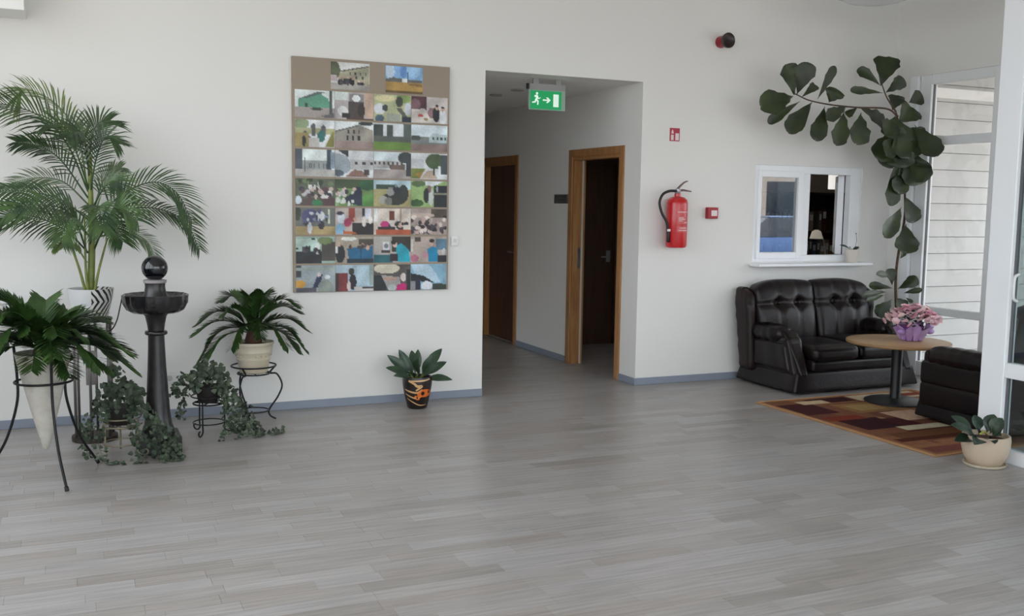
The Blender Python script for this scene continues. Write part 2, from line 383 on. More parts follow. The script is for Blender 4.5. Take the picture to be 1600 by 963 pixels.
PALM= [([(0.099, -0.5, 1.606), (-0.015, -0.5, 1.904), (-0.172, -0.55, 2.071), (-0.378, -0.6, 2.126), (-0.48, -0.62, 2.088)], 0.34, 1), ([(0.093, -0.5, 1.646), (0.049, -0.45, 1.949), (-0.063, -0.42, 2.146), (-0.225, -0.4, 2.238), (-0.298, -0.4, 2.194)], 0.3, 2), ([(0.115, -0.5, 1.647), (0.123, -0.45, 1.912), (0.165, -0.4, 2.038), (0.243, -0.38, 2.071)], 0.26, 0), ([(0.098, -0.5, 1.566), (-0.054, -0.55, 1.801), (-0.177, -0.58, 1.882), (-0.299, -0.6, 1.9)], 0.2, 0), ([(0.101, -0.5, 1.423), (-0.061, -0.6, 1.555), (-0.237, -0.65, 1.599), (-0.407, -0.7, 1.607)], 0.2, 0), ([(0.088, -0.5, 1.219), (-0.031, -0.62, 1.357), (-0.188, -0.7, 1.445), (-0.325, -0.72, 1.464), (-0.395, -0.72, 1.425)], 0.3, 0), ([(0.099, -0.5, 1.321), (-0.027, -0.7, 1.486), (-0.182, -0.8, 1.523), (-0.335, -0.85, 1.484)], 0.26, 1), ([(0.097, -0.5, 1.525), (-0.041, -0.4, 1.665), (-0.189, -0.35, 1.691), (-0.338, -0.32, 1.659)], 0.2, 3), ([(0.122, -0.5, 1.342), (0.255, -0.55, 1.56), (0.467, -0.58, 1.674), (0.621, -0.6, 1.615), (0.717, -0.6, 1.43)], 0.26, 0), ([(0.127, -0.5, 1.403), (0.315, -0.45, 1.498), (0.534, -0.42, 1.501), (0.697, -0.4, 1.412), (0.784, -0.4, 1.231)], 0.17, 0), ([(0.125, -0.5, 1.313), (0.31, -0.48, 1.354), (0.439, -0.47, 1.295), (0.496, -0.46, 1.176)], 0.14, 3), ([(0.128, -0.5, 1.301), (0.201, -0.7, 1.428), (0.28, -0.82, 1.51), (0.366, -0.9, 1.434)], 0.26, 1), ([(0.123, -0.5, 1.239), (0.191, -0.65, 1.407), (0.235, -0.78, 1.403), (0.281, -0.86, 1.303)], 0.22, 1), ([(0.097, -0.5, 1.26), (0.137, -0.7, 1.487), (0.152, -0.84, 1.509), (0.165, -0.92, 1.375)], 0.22, 1), ([(0.081, -0.5, 1.219), (0.018, -0.7, 1.427), (-0.028, -0.84, 1.43), (-0.066, -0.9, 1.317)], 0.22, 1), ([(0.079, -0.5, 1.157), (0.021, -0.55, 1.25), (-0.052, -0.58, 1.276), (-0.11, -0.6, 1.253)], 0.1, 2), ([(0.126, -0.5, 1.485), (0.186, -0.4, 1.67), (0.247, -0.36, 1.743), (0.307, -0.34, 1.77)], 0.16, 3), ([(0.106, -0.5, 1.606), (0.038, -0.6, 1.842), (-0.03, -0.65, 1.993), (-0.135, -0.68, 2.006)], 0.24, 1), ([(0.105, -0.5, 1.566), (0.148, -0.55, 1.808), (0.207, -0.58, 1.948), (0.281, -0.6, 1.91)], 0.2, 0), ([(0.111, -0.5, 1.484), (0.199, -0.6, 1.648), (0.271, -0.7, 1.668), (0.322, -0.75, 1.569)], 0.2, 1), ([(0.109, -0.5, 1.687), (0.084, -0.6, 1.923), (0.041, -0.7, 1.974), (-0.013, -0.78, 1.929)], 0.22, 1)]
CANES= [[(0.093, -0.5, 0.984), (0.109, -0.5, 1.28), (0.113, -0.5, 1.849)], [(0.067, -0.5, 0.985), (0.026, -0.5, 1.138), (-0.035, -0.5, 1.337)], [(0.116, -0.52, 0.985), (0.149, -0.52, 1.117), (0.204, -0.52, 1.314)], [(0.109, -0.48, 0.982), (0.122, -0.48, 1.197), (0.134, -0.48, 1.484)], [(0.081, -0.53, 0.987), (0.07, -0.53, 1.118), (0.072, -0.53, 1.444)]]
# ------------------------------------------------------------------ corridor doors
def door_frame(n, a, b, label):
    w = tag(bpy.data.objects.new('door_%d' % n, None), label, kind='structure'); COL.objects.link(w); w.location = (CX1, a, 0)
    d = b-a
    for y0, y1 in ((-.07, .0), (d, d+.07)): MB().box(-.016, y0, 0, 0, y1, DZ+.07).build('casing', M_wood, w, bevel=.003)
    MB().box(-.016, 0, DZ, 0, d, DZ+.07).build('casing', M_wood, w, bevel=.003)
    MB().box(-.002, 0, 0, .125, .03, DZ).build('jamb', M_wood, w)
    MB().box(-.002, d-.03, 0, .125, d, DZ).build('jamb', M_wood, w)
    MB().box(-.002, .03, DZ-.03, .125, d-.03, DZ).build('jamb', M_wood, w)
    return w
d1 = door_frame(1, D1a, D1b, 'oak door frame standing open in the corridor, nearest the corridor mouth')
dd = D1b-D1a
MB().box(.085, dd-.042, 0, .1, dd-.03, DZ-.03).build('seal_strip', mat('pale_seal', S(196, 190, 178), .6), d1)
MB().box(.05, dd-.0335, .95, .08, dd-.03, 1.15).build('strike_plate', M_steel, d1)
d2 = door_frame(2, D2a, D2b, 'closed dark wooden door further down the corridor')
MB().box(.06, .03, .005, .1, D2b-D2a-.03, DZ-.03).build('door_leaf', M_door, d2)
hd = MB(); hd.tube([(.06, .10, 1.03), (.01, .10, 1.03), (.01, .22, 1.03)], .009); hd.box(.052, .075, .96, .06, .125, 1.1); hd.build('door_handle', M_steel, d2)
w = tag(bpy.data.objects.new('door_3', None), 'closed brown door seen through the open door frame', kind='structure'); COL.objects.link(w); w.location = (4.80, 2.37, 0)
MB().box(.02, .03, .0004, .80, .07, 2.03).build('door_leaf', M_door, w)
for x0, x1 in ((-.06, .02), (.80, .86)): MB().box(x0, -.014, 0, x1, .1, 2.10).build('casing', M_door, w)
MB().box(.02, -.014, 2.03, .80, .1, 2.10).build('casing', M_door, w)
hd = MB(); hd.tube([(.735, .03, .99), (.735, -.02, .99), (.62, -.02, .99)], .01); hd.box(.71, .022, .93, .76, .03, 1.06); hd.build('door_handle', M_steel, w)

# ------------------------------------------------------------------ small things on walls and ceilings
t = thing('exit_sign', 'green running man exit sign hanging in the corridor mouth', 'sign', (3.69, .25, 2.36))
MB().box(-.17, -.012, 0, .17, .012, .166).build('sign_panel', mat('sign_edge', S(150, 175, 160), .3), t, bevel=.002)
g = MB().box(-.158, -.0145, .008, .132, -.012, .158).build('green_face', mat('sign_green', S(0, 150, 84), .35, emit=.12), t)
MW = mat('sign_white', S(225, 240, 230), .4, emit=.12)
rm = MB()
rm.prism([(-.098+.011*math.cos(a*.7854), .135+.011*math.sin(a*.7854)) for a in range(8)], 'y', -.0165, -.0145)
for poly in ([(-.122, .118), (-.098, .125), (-.086, .112), (-.094, .082), (-.112, .085), (-.106, .105), (-.120, .104)],
             [(-.096, .112), (-.080, .098), (-.064, .106), (-.066, .097), (-.082, .088), (-.098, .1)],
             [(-.114, .09), (-.118, .07), (-.142, .066), (-.142, .055), (-.110, .058), (-.100, .082)],
             [(-.102, .088), (-.082, .074), (-.084, .042), (-.096, .04), (-.094, .068), (-.112, .082)]):
    rm.prism(poly, 'y', -.0165, -.0145)
rm.build('running_figure', MW, t)
MB().prism([(-.042, .089), (0, .089), (-.012, .106), (.004, .106), (.03, .083), (.004, .06), (-.012, .06), (0, .077), (-.042, .077)], 'y', -.0165, -.0145).build('arrow', MW, t)
MB().box(.055, -.0165, .03, .105, -.0145, .135).build('door_symbol', MW, t)
MB().box(-.165, -.01, .166, .17, .01, .215).build('mounting_bar', mat('sign_bar', S(150, 148, 146), .5), t)
MB().box(-.185, -.015, .17, -.172, .015, .215).build('end_cap', M_black, t)
for x in (-.13, .08): MB().box(x, -.009, .215, x+.05, .009, .26).build('hanger', mat('sign_bar', S(150, 148, 146), .5), t)
for i, (x, y) in enumerate(((3.79, 1.08), (3.79, 1.59))):
    t = thing('downlight', 'round recessed downlight in the corridor ceiling', 'light', (x, y, DH), group='corridor downlights')
    MB().lathe([(.03, -.001), (.055, -.004), (.06, -.012), (.062, 0)], 20).build('ring', mat('downlight_ring', S(190, 186, 180), .4), t, smooth=True)
    MB().lathe([(.001, -.004), (.03, -.004), (.03, -.001)], 20).build('lens', M_white, t, smooth=True)
t = thing('name_plate', 'small dark name plate beside the open oak door frame', 'sign', (CX1, 1.50, 1.625))
MB().box(-.012, -.145, -.045, -.001, .145, .045).build('plate', mat('dark_grey_plate', S(84, 84, 84), .35), t, bevel=.002)
MB().box(-.0135, -.09, -.012, -.012, .06, -.004).build('engraved_line', mat('plate_line', S(52, 52, 52), .4), t)
MB().box(-.0135, -.11, .02, -.012, .11, .024).build('engraved_line', mat('plate_line', S(52, 52, 52), .4), t)

t = thing('thermostat', 'small white wall control beside the photo board', 'switch', (2.772, 0, 1.268))
MB().box(-.028, -.022, -.038, .028, -.0005, .038).build('housing', M_white, t, bevel=.004)
MB().box(-.014, -.025, -.01, .014, -.022, .02).build('dial_plate', mat('offwhite', S(214, 214, 210), .5), t, bevel=.001)
t = thing('wall_socket', 'white double power socket low on the wall behind the fountain', 'socket', (.64, 0, .29))
MB().box(-.075, -.012, -.04, .075, -.0005, .04).build('cover', M_white, t, bevel=.004)
for x in (-.036, .036): MB().lathe([(.001, 0), (.021, 0), (.021, .004)], 20).build('outlet', mat('socket_inset', S(190, 190, 190), .5), t).matrix_local = Matrix.Translation((x, -.012, 0)) @ Matrix.Rotation(PI/2, 4, 'X')
t = thing('fire_siren', 'red and black alarm siren high on the wall', 'alarm', (5.25, 0, 3.01))
rot = Matrix.Rotation(PI/2, 4, 'X')
a = MB().lathe([(.05, .0005), (.052, .02), (.045, .05), (.04, .085)], 24).build('body', mat('siren_red', S(150, 28, 40), .4), t, smooth='angle'); a.matrix_local = rot
a = MB().lathe([(.04, .085), (.062, .10), (.066, .13), (.06, .135), (.045, .125), (.001, .12)], 24).build('horn', mat('siren_black', S(38, 20, 22), .3), t, smooth='angle'); a.matrix_local = rot
t = thing('fire_sign', 'small red and white fire extinguisher sign above the extinguisher', 'sign', (4.81, 0, 2.19))
MB().box(-.05, -.004, -.056, .05, -.0005, .056).build('plate', mat('sign_red', S(176, 44, 66), .4), t)
gl = MB(); gl.box(-.038, -.0052, -.048, -.012, -.004, -.002); gl.prism([(-.036, .008), (-.012, .008), (-.016, .03), (-.024, .044), (-.032, .03)], 'y', -.0052, -.004)
gl.box(.006, -.0052, -.048, .042, -.004, .012)
gl.build('symbol', mat('sign_white_print', S(228, 214, 214), .5), t)
t = thing('call_point', 'square red fire call point with a white window', 'alarm', (5.21, 0, 1.515))
MB().box(-.053, -.05, -.05, .053, -.0005, .05).build('box', mat('callpoint_red', S(160, 22, 42), .4), t, bevel=.005)
MB().box(-.022, -.053, -.026, .04, -.05, .024).build('break_panel', mat('sign_white_print', S(228, 214, 214), .5), t, bevel=.002)

t = thing('fire_extinguisher', 'red fire extinguisher with black hose hung on the wall', 'extinguisher', (4.785, -.115, 1.21))
MR = mat('extinguisher_red', S(196, 22, 30), .28, coat=.4)
MB().lathe([(.06, 0), (.085, .008), (.092, .03), (.092, .385), (.086, .415), (.06, .437), (.028, .445), (.026, .47)], 32).build('cylinder', MR, t, smooth='angle')
lb = MB()
n = 14
for z0, z1 in ((.30, .325), (.21, .275), (.14, .19)):
    L_ = []; R2 = []
    for i in range(n+1):
        a = -PI/2-.55+1.35*i/n; L_.append((.0932*math.cos(a), .0932*math.sin(a), z0)); R2.append((.0932*math.cos(a), .0932*math.sin(a), z1))
    lb.strip(L_, R2)
lb.build('label_band', mat('extinguisher_label', S(205, 92, 96), .5), t, smooth=True)
tx = MB()
for z0, a0, a1 in ((.312, -.5, .7), (.262, -.4, .1), (.25, -.4, .3), (.236, -.4, .0), (.222, .2, .6), (.175, -.3, .5), (.155, -.4, .6)):
    L_ = []; R2 = []
    for i in range(8):
        a = -PI/2+a0+(a1-a0)*i/7; L_.append((.0937*math.cos(a), .0937*math.sin(a), z0-.003)); R2.append((.0937*math.cos(a), .0937*math.sin(a), z0+.003))
    tx.strip(L_, R2)
tag(tx.build('printed_lines', mat('label_print', S(232, 205, 205), .5), t, smooth=True), kind='stuff')
MB().lathe([(.022, .47), (.026, .475), (.026, .505), (.014, .515)], 16).build('valve', M_steel, t, smooth='angle')
hn = MB(); hn.tube(spline([(-.01, 0, .50), (.03, 0, .54), (.07, 0, .57), (.10, 0, .578)], 8), [.011, .011, .010, .009, .008, .007, .006, .006, .005], 8)
hn.build('squeeze_lever', mat('lever_grey', S(120, 96, 98), .35, metal=.5), t, smooth=True)
hn = MB(); hn.tube([(0, 0, .495), (.06, 0, .50), (.14, 0, .49)], [.01, .009, .005], 8); hn.build('carry_handle', mat('lever_grey', S(120, 96, 98), .35, metal=.5), t, smooth=True)
hs = MB(); hs.tube(spline([(-.02, -.01, .492), (-.09, -.01, .49), (-.155, -.01, .46), (-.185, -.01, .39), (-.165, -.02, .30), (-.12, -.03, .22), (-.105, -.03, .12), (-.10, -.03, .08)], 30), .0115, 10)
hs.build('hose', M_black, t, smooth=True)
MB().lathe([(.011, 0), (.016, .01), (.014, .09), (.012, .1)], 12, (-.10, -.03, .05)).build('nozzle', M_black, t, smooth=True)
MB().box(-.118, -.05, .145, -.092, -.035, .165).build('hose_clip', M_white, t)
br = MB(); br.box(-.02, .088, .05, .02, .1145, .42); br.build('wall_bracket', M_black, t)

# pendant bowl lamp whose lower rim just shows at the top edge
t = thing('pendant_lamp', 'white glass bowl pendant lamp under the ceiling by the fig plant', 'lamp', (6.06, -1.0, 3.235))
MB().lathe([(.001, 0), (.12, .008), (.24, .035), (.33, .08), (.37, .14), (.36, .145), (.3, .08), (.12, .03), (.001, .02)], 40).build('bowl', mat('opal_glass', S(232, 232, 236), .25), t, smooth=True)
for k in range(3):
    a = k*2*PI/3+.3; MB().tube([(.36*math.cos(a), .36*math.sin(a), .14), (.02*math.cos(a), .02*math.sin(a), .48)], .004, 6).build('cable', M_steel, t)
MB().lathe([(.05, .50), (.055, .565)], 20).build('canopy', M_white, t)
MB().tube([(0, 0, .47), (0, 0, .51)], .012).build('stem', M_steel, t)

# ------------------------------------------------------------------ photo board
BX, BZ, BW, BH = 1.493, .887, 1.222, 1.731
board = thing('photo_board', 'large taupe display board covered with colour photographs', 'board', (BX, 0, BZ))
MB().box(0, -.03, 0, BW, -.001, BH).build('panel', mat('taupe_board', S(156, 142, 126), .7), board, bevel=.003)
M_print = vcol_mat('photo_print', .35, .4)
W_, G_, K_ = 'e0e2e4', '8a8a88', '26282a'
def people(x0, x1, y, n, cols, h=.3, seed=1):
    r = random.Random(seed); out = []
    for i in range(n):
        x = x0+(x1-x0)*(i+.5)/n+r.uniform(-.02, .02); yy = y+r.uniform(-.06, .06)
        out += [('e', x, yy+h*.5, .05, h*.5, r.choice(cols)), ('e', x, yy-.03, .025, .05, r.choice(('c8a898', 'b89484', 'd8c0b0')))]
    return out
def crowd(x0, y0, x1, y1, n, cols, seed):
    r = random.Random(seed); return [('e', r.uniform(x0, x1), r.uniform(y0, y1), r.uniform(.03, .07), r.uniform(.05, .11), r.choice(cols)) for _ in range(n)]
def wins(x0, x1, y, n, w=.02, h=.05, c='3a3c3e', dy=0): return [('r', x0+(x1-x0)*i/max(n-1, 1)-w, y+dy*i-h, x0+(x1-x0)*i/max(n-1, 1)+w, y+dy*i+h, c) for i in range(n)]
DK = ['2a2a2e', '3a3438', '48464c', '1c1c20']; LT = ['d8d4d0', 'e4e0dc', 'b8b4b8', '3a3840', '5a4048', 'c8b0a8']
GR = ['4a5a40', '34442c', '6a7a58', '283424', '566450']
PH = {}
PH[0, 0] = ('d4d4d2', [('p', [(.2, .38), (1, .1), (1, .8), (.2, .75)], 'a8a48c'), ('p', [(.18, .33), (1, .07), (1, .11), (.18, .38)], '50504c'), ('e', .08, .3, .16, .35, '5a6248'), ('r', 0, .5, .15, .7, 'c0b0b0'), ('r', 0, .78, 1, 1, 'aaa49e')]+wins(.5, .9, .4, 4, .015, .05)+wins(.66, .82, .55, 2)+people(.18, .6, .55, 6, DK, .25, 2)+people(.7, .85, .68, 2, DK, .12, 3))
PH[0, 1] = ('8ab4e0', [('e', .12, .2, .12, .3, 'c4d8ec'), ('e', .48, .15, .1, .3, '6c98d4'), ('e', .75, .1, .2, .3, 'a4cdf0'), ('p', [(0, .5), (.2, .42), (.6, .48), (1, .5), (1, .62), (0, .6)], '6a6a68'), ('r', .44, .45, .6, .58, 'e4e8ea'), ('r', 0, .6, 1, 1, 'b49050'), ('p', [(.5, .65), (1, .62), (1, .75)], '8a6a40'), ('r', 0, .92, 1, 1, '6a5430'), ('r', .58, .2, .61, .62, '44484c')])
PH[1, 0] = ('dce4e2', [('p', [(.08, .33), (.6, .08), (.85, .3), (.9, .7), (.08, .62)], '5e9a80'), ('p', [(.1, .33), (.55, .06), (.78, .05), (.3, .3)], '60686a'), ('r', 0, .62, 1, 1, 'a49a96'), ('e', .55, .68, .15, .05, '3a443e'), ('r', .88, 0, .95, .9, '4e5654'), ('p', [(.6, .95), (1, .8), (1, 1)], '6a6668'), ('r', .26, .5, .31, .62, '34463e')])
PH[1, 1] = ('b8b0b0', [('r', 0, 0, .35, .3, 'd0dad6'), ('r', .38, .05, .75, .5, '8c8684'), ('e', .55, .22, .1, .14, 'f0f4f6'), ('r', .35, .35, .75, 1, '4e4442'), ('e', .2, .7, .14, .18, 'dadcda'), ('r', .18, .78, .4, .95, '2c2824'), ('e', .68, .65, .1, .25, '3a2e2c'), ('r', .78, .0, 1, .9, 'c8ac98'), ('r', .3, .95, 1, 1, '5a3c2c')])
PH[1, 2] = ('b4b890', [('e', .3, .15, .3, .12, 'd4cca0'), ('e', .8, .1, .2, .2, '8aa060'), ('e', .15, .55, .16, .2, 'd8dce0'), ('e', .3, .5, .08, .12, '3c4448'), ('e', .68, .25, .1, .2, '485044'), ('p', [(.6, .5), (.75, .5), (.95, .9), (.85, .95)], '5a5c54'), ('e', .92, .5, .1, .25, 'c0c4cc'), ('r', .75, .8, 1, 1, '262e40'), ('e', .15, .9, .12, .15, '4a6070'), ('r', .35, .7, .7, 1, 'a0a498')])
PH[1, 3] = ('ccc4c0', [('r', 0, 0, .42, .6, '54303a'), ('e', .1, .3, .15, .2, '7a5a60'), ('p', [(0, .5), (.35, .45), (.85, 1), (0, 1)], 'd4ccc4'), ('e', .25, .72, .08, .06, 'c05048'), ('e', .4, .85, .06, .05, '8a7a50'), ('e', .55, .6, .1, .2, '8a6a6e'), ('e', .68, .65, .1, .3, '24262a'), ('e', .7, .38, .05, .09, 'c8a494'), ('e', .87, .75, .1, .3, 'dcdfe2'), ('e', .86, .45, .05, .09, 'c09c8c'), ('e', .86, .38, .05, .04, '1c1c1c'), ('e', .7, .32, .05, .04, '1c1c1c')])
PH[2, 0] = ('dcdfe0', [('e', .15, .15, .2, .2, '8a9a78'), ('r', 0, .3, 1, .5, 'a8a880'), ('p', [(.1, .65), (.25, .4), (.4, .65)], '585048'), ('r', 0, .5, .35, 1, '9a8a58'), ('p', [(.4, .2), (.46, .1), (.52, .2), (.52, .6), (.42, .6)], '5a5a5c'), ('p', [(.66, .25), (.72, .15), (.78, .25), (.78, .6), (.68, .6)], '5c5e60'), ('e', .66, .6, .1, .22, '2f6a68'), ('r', .35, .65, .6, 1, 'c0bcb8'), ('p', [(.75, 1), (.95, .4), (1, .4), (1, 1)], '8a8640'), ('e', .22, .78, .05, .2, K_)])
PH[2, 1] = ('dfe4e4', [('p', [(0, .38), (.62, .12), (1, .3), (1, .78), (0, .72)], '9a948a'), ('p', [(0, .36), (.62, .1), (.62, .16), (0, .42)], '6a6c68'), ('r', 0, .74, 1, 1, '9c8882'), ('e', .8, .05, .2, .08, '3a3e40')]+wins(.35, .62, .38, 3, .018, .06)+wins(.32, .62, .6, 3, .025, .08, '2c2a2a'))
PH[2, 2] = ('cfd6da', [('r', 0, .05, .25, .75, '3a4440'), ('r', .35, .05, .5, .8, '48524c'), ('e', .9, .2, .14, .4, '5a645e'), ('r', 0, .5, 1, .72, '565c56'), ('r', 0, .7, 1, 1, '6a8a3c'), ('r', .55, .02, .8, .45, 'd8e0e4')])
PH[2, 3] = ('d8e4ea', [('r', 0, .45, 1, .75, '7a807e'), ('p', [(.5, .45), (.6, .3), (1, .36), (1, .65), (.5, .65)], 'b4c4c6'), ('r', 0, .72, 1, 1, '8a7670'), ('e', .12, .5, .14, .1, '464e48')]+wins(.6, .95, .5, 4, .025, .07, '3e484c'))
PH[3, 0] = ('dde6e2', [('r', 0, 0, .18, .75, '4c545c'), ('r', .18, .4, .8, .72, '9aa09e'), ('r', .8, 0, .92, 1, '3e4a58'), ('r', .9, .1, 1, .7, '8a9aa8'), ('r', 0, .72, 1, 1, 'b4b2ae'), ('r', .22, .3, .25, .85, '4a5054')]+wins(.35, .78, .6, 8, .008, .09, '5a6264'))
PH[3, 1] = ('d4d6d8', [('p', [(0, .1), (.3, .2), (.45, .6), (.3, .85), (0, .9)], '9aa4ac'), ('p', [(.08, 0), (.35, 0), (.35, .25), (.2, .12)], '303438'), ('r', .4, .35, 1, .7, 'b8b8b8'), ('p', [(.25, 1), (.5, .7), (.7, .75), (.9, 1)], '8a6a60'), ('e', .08, .85, .15, .12, '54606c'), ('r', .75, .7, .9, .92, '4a4240')]+wins(.55, .95, .45, 3, .04, .05))
PH[3, 2] = ('d4e0e4', [('r', 0, .35, .8, .62, 'b8b4b4'), ('p', [(.4, .5), (.85, .45), (.85, .65), (.45, .75)], '6a5850'), ('r', 0, .65, 1, 1, 'a69c98'), ('e', .85, .2, .2, .22, '3c4444'), ('r', .86, .1, 1, .9, '3a3e42')]+wins(.04, .75, .42, 7, .03, .06))
PH[3, 3] = ('d8dcde', [('r', 0, .25, .35, .6, 'c8ccd0'), ('e', .65, .3, .25, .3, '4a5c3c'), ('r', .82, .05, 1, .8, '444c50'), ('p', [(0, .6), (.4, .6), (.2, 1), (0, 1)], '7a8440'), ('p', [(.1, .8), (.35, .7), (.25, 1)], 'b08a40'), ('p', [(.45, .65), (.6, .65), (.75, 1), (.25, 1)], 'c0aa98'), ('r', .6, .55, .66, .85, '3a3c34'), ('r', .76, .5, .82, .75, 'dfe4e8')])
PH[4, 0] = ('5a6050', [('r', 0, .75, 1, 1, '5a4c48'), ('e', .55, .9, .14, .12, '3a8050'), ('e', .07, .8, .08, .16, 'c8d4dc'), ('e', .85, .85, .15, .2, '5c4044')]+crowd(.05, .02, .95, .25, 12, GR+['b8bcb8'], 5)+crowd(.1, .3, .95, .75, 34, LT, 6))
PH[4, 1] = ('6a8a50', [('r', 0, .0, 1, .35, '3e4e34'), ('e', .85, .2, .25, .2, '2c5a38'), ('p', [(.2, .75), (.5, .45), (.7, .5), (.7, 1), (.3, .9)], '2a2e44'), ('e', .6, .5, .1, .25, '262a40'), ('r', .7, .55, 1, 1, '5c9048')]+crowd(0, .35, .5, .6, 12, LT, 8)+crowd(0, .7, .5, 1, 10, ['c0c8bc', '88a878', 'd0d4cc'], 9))
PH[4, 2] = ('b4ccd4', [('r', .05, .15, .6, .35, '34483a'), ('r', 0, .35, 1, 1, 'a8a070'), ('e', .55, .7, .35, .25, '2e302c'), ('e', .8, .5, .14, .35, '2c302c'), ('e', .45, .45, .1, .14, '9a9a94'), ('e', .25, .75, .12, .16, 'a8a69c'), ('e', .4, .8, .1, .16, '787872'), ('e', .6, .35, .08, .14, '2a2e34'), ('e', .6, .2, .03, .06, '8a9aa0'), ('e', .45, .3, .06, .05, '8a8a88')])
PH[4, 3] = ('9ab878', [('e', .2, .1, .2, .12, '5a7048'), ('p', [(.4, 0), (.9, 0), (.6, .2), (.4, .15)], 'dfe4e6'), ('r', .62, .15, 1, 1, '23282c'), ('e', .55, .6, .07, .35, 'c8ccc8'), ('e', .5, .3, .07, .14, '8a6a68'), ('e', .42, .55, .08, .3, '2c3030'), ('e', .15, .85, .2, .14, '3c5c30'), ('r', .6, .45, 1, .5, '8a8a78'), ('e', .72, .3, .03, .12, '9aa0a0')])
PH[5, 0] = ('6a6c68', [('r', 0, .7, 1, 1, 'a89468'), ('e', .35, .3, .2, .25, '4c4c70'), ('e', .62, .3, .12, .18, 'd4d8d8'), ('e', .35, .75, .06, .22, 'd4d4dc'), ('e', .65, .65, .08, .16, '302c30'), ('r', .82, .05, .86, .6, 'c4ccb0'), ('e', .05, .2, .08, .3, '3a4438')]+crowd(.2, .1, .8, .6, 14, ['8a90a8', '54587c', 'c8ccd4', '3c4034'], 12))
PH[5, 1] = ('b8aaa4', [('r', .35, 0, .52, .5, '9a4438'), ('r', .78, 0, .95, .4, 'd4d4e0'), ('r', .7, 0, .78, .5, '2c2830'), ('e', .15, .4, .1, .2, 'c8d0d8'), ('e', .12, .8, .12, .2, '8ab8d4'), ('e', .32, .55, .1, .16, 'b43c64'), ('r', .45, .55, 1, 1, '2a2426'), ('e', .75, .5, .06, .2, 'd8d0c8'), ('e', .92, .45, .06, .14, 'e4e0dc'), ('e', .52, .42, .05, .09, 'c8a090'), ('p', [(.2, .85), (.5, .9), (.6, 1), (.2, 1)], 'b0623c'), ('e', .12, .2, .1, .07, '2c2c34')])
PH[5, 2] = ('d8ccc0', [('r', .42, .1, .55, .45, '6a3428'), ('r', .0, 0, .1, .5, 'e4e4e0'), ('r', .7, 0, .75, .5, 'a89484'), ('e', .3, .6, .12, .12, 'c03878'), ('r', .1, .7, .8, .82, '34282a'), ('r', .05, .8, 1, 1, 'b0583c')]+crowd(.4, .5, .95, .72, 14, ['d4ccc8', '2a2428', '3c3438', 'c8a898'], 14))
PH[5, 3] = ('a89890', [('r', .55, 0, 1, .35, '54483e'), ('e', .3, .25, .35, .1, 'c4b0a4')]+crowd(.02, .3, .98, .95, 50, ['d8c8c0', '2a2226', '3a3036', 'e0d4cc', '4c4450', 'c8a8a0'], 15))
PH[6, 0] = ('9ab0a4', [('p', [(0, .1), (.55, .05), (.5, .5), (0, .55)], 'b4ccc0'), ('r', .4, .05, .48, .14, '383c38'), ('r', 0, .55, .65, 1, '25282a'), ('e', .55, .45, .06, .22, 'd4d4d0'), ('r', .65, .2, 1, .9, '4a4640'), ('e', .75, .15, .2, .14, '6a7a50')]+crowd(0, .4, .6, .6, 12, DK+['c0a090'], 16))
PH[6, 1] = ('a89c8c', [('e', .35, .08, .2, .08, 'e4e4dc'), ('r', .6, .1, 1, .3, '4c4640'), ('e', .12, .65, .13, .35, '22282c'), ('e', .1, .3, .04, .09, 'c0a494'), ('e', .02, .5, .05, .14, 'd8d8d8'), ('p', [(.3, .45), (1, .35), (1, .85), (.35, .85)], '22648a'), ('r', .65, .35, .68, .9, '1c3c50'), ('r', .3, .85, 1, 1, '1c3440')]+crowd(.3, .3, .95, .42, 9, ['c8a898', 'b08c7c', '4a3c38'], 17))
PH[6, 2] = ('b4aea8', [('r', .5, 0, 1, .6, '38322e'), ('r', .25, .2, .42, .5, 'd8dce0'), ('e', .33, .35, .06, .09, '787c80'), ('r', .2, .52, .45, .62, '403834'), ('p', [(.62, .35), (.75, .25), (.95, .5), (1, 1), (.68, 1), (.6, .6)], '22a0b4'), ('e', .57, .3, .07, .1, 'd4b8ac'), ('e', .54, .22, .08, .08, '28201c'), ('r', 0, .7, .5, 1, '22606a'), ('r', .45, .65, .65, .95, '2e2226')])
PH[6, 3] = ('b4a49a', [('r', .1, .02, .28, .18, '4c443c'), ('r', .7, .1, 1, .5, '5a7a90'), ('p', [(.45, .5), (.6, .38), (.75, .45), (.78, 1), (.5, 1)], '1c84ae'), ('e', .58, .28, .06, .1, 'd4b4a4'), ('e', .58, .16, .07, .07, '221c1a'), ('e', .4, .72, .08, .14, 'c0929c'), ('e', .1, .85, .12, .14, 'b06a80'), ('r', .75, .75, 1, 1, '2c2a2e'), ('e', .92, .6, .05, .14, 'c4c4c4'), ('r', 0, .1, .06, .6, 'd4d0c8')])
PH[7, 0] = ('9aa4a8', [('r', 0, 0, .12, .45, '3c4448'), ('r', 0, .1, 1, .2, '9aa49c'), ('e', .1, .7, .14, .14, 'c8963c'), ('p', [(.4, .9), (.55, .35), (.68, .35), (.6, .8)], '283250'), ('e', .58, .35, .05, .08, 'd0c4bc'), ('e', .75, .85, .2, .3, '8a928a'), ('r', 0, .85, .5, 1, '54545c'), ('e', .8, .45, .07, .07, 'dcdfe0')])
PH[7, 1] = ('a8bcc8', [('r', .0, .3, .32, 1, '7a3434'), ('r', 0, .3, .08, 1, '40302e'), ('e', .42, .25, .08, .14, '34342c'), ('e', .45, .65, .1, .3, '26202c'), ('r', .55, .05, .9, .75, 'b4cdd8'), ('r', .9, 0, 1, .8, '98a8a4'), ('r', .5, .85, 1, 1, 'c8c4c0'), ('e', .35, .8, .05, .2, 'd0c0bc'), ('r', .7, .83, 1, .9, '3c3834')])
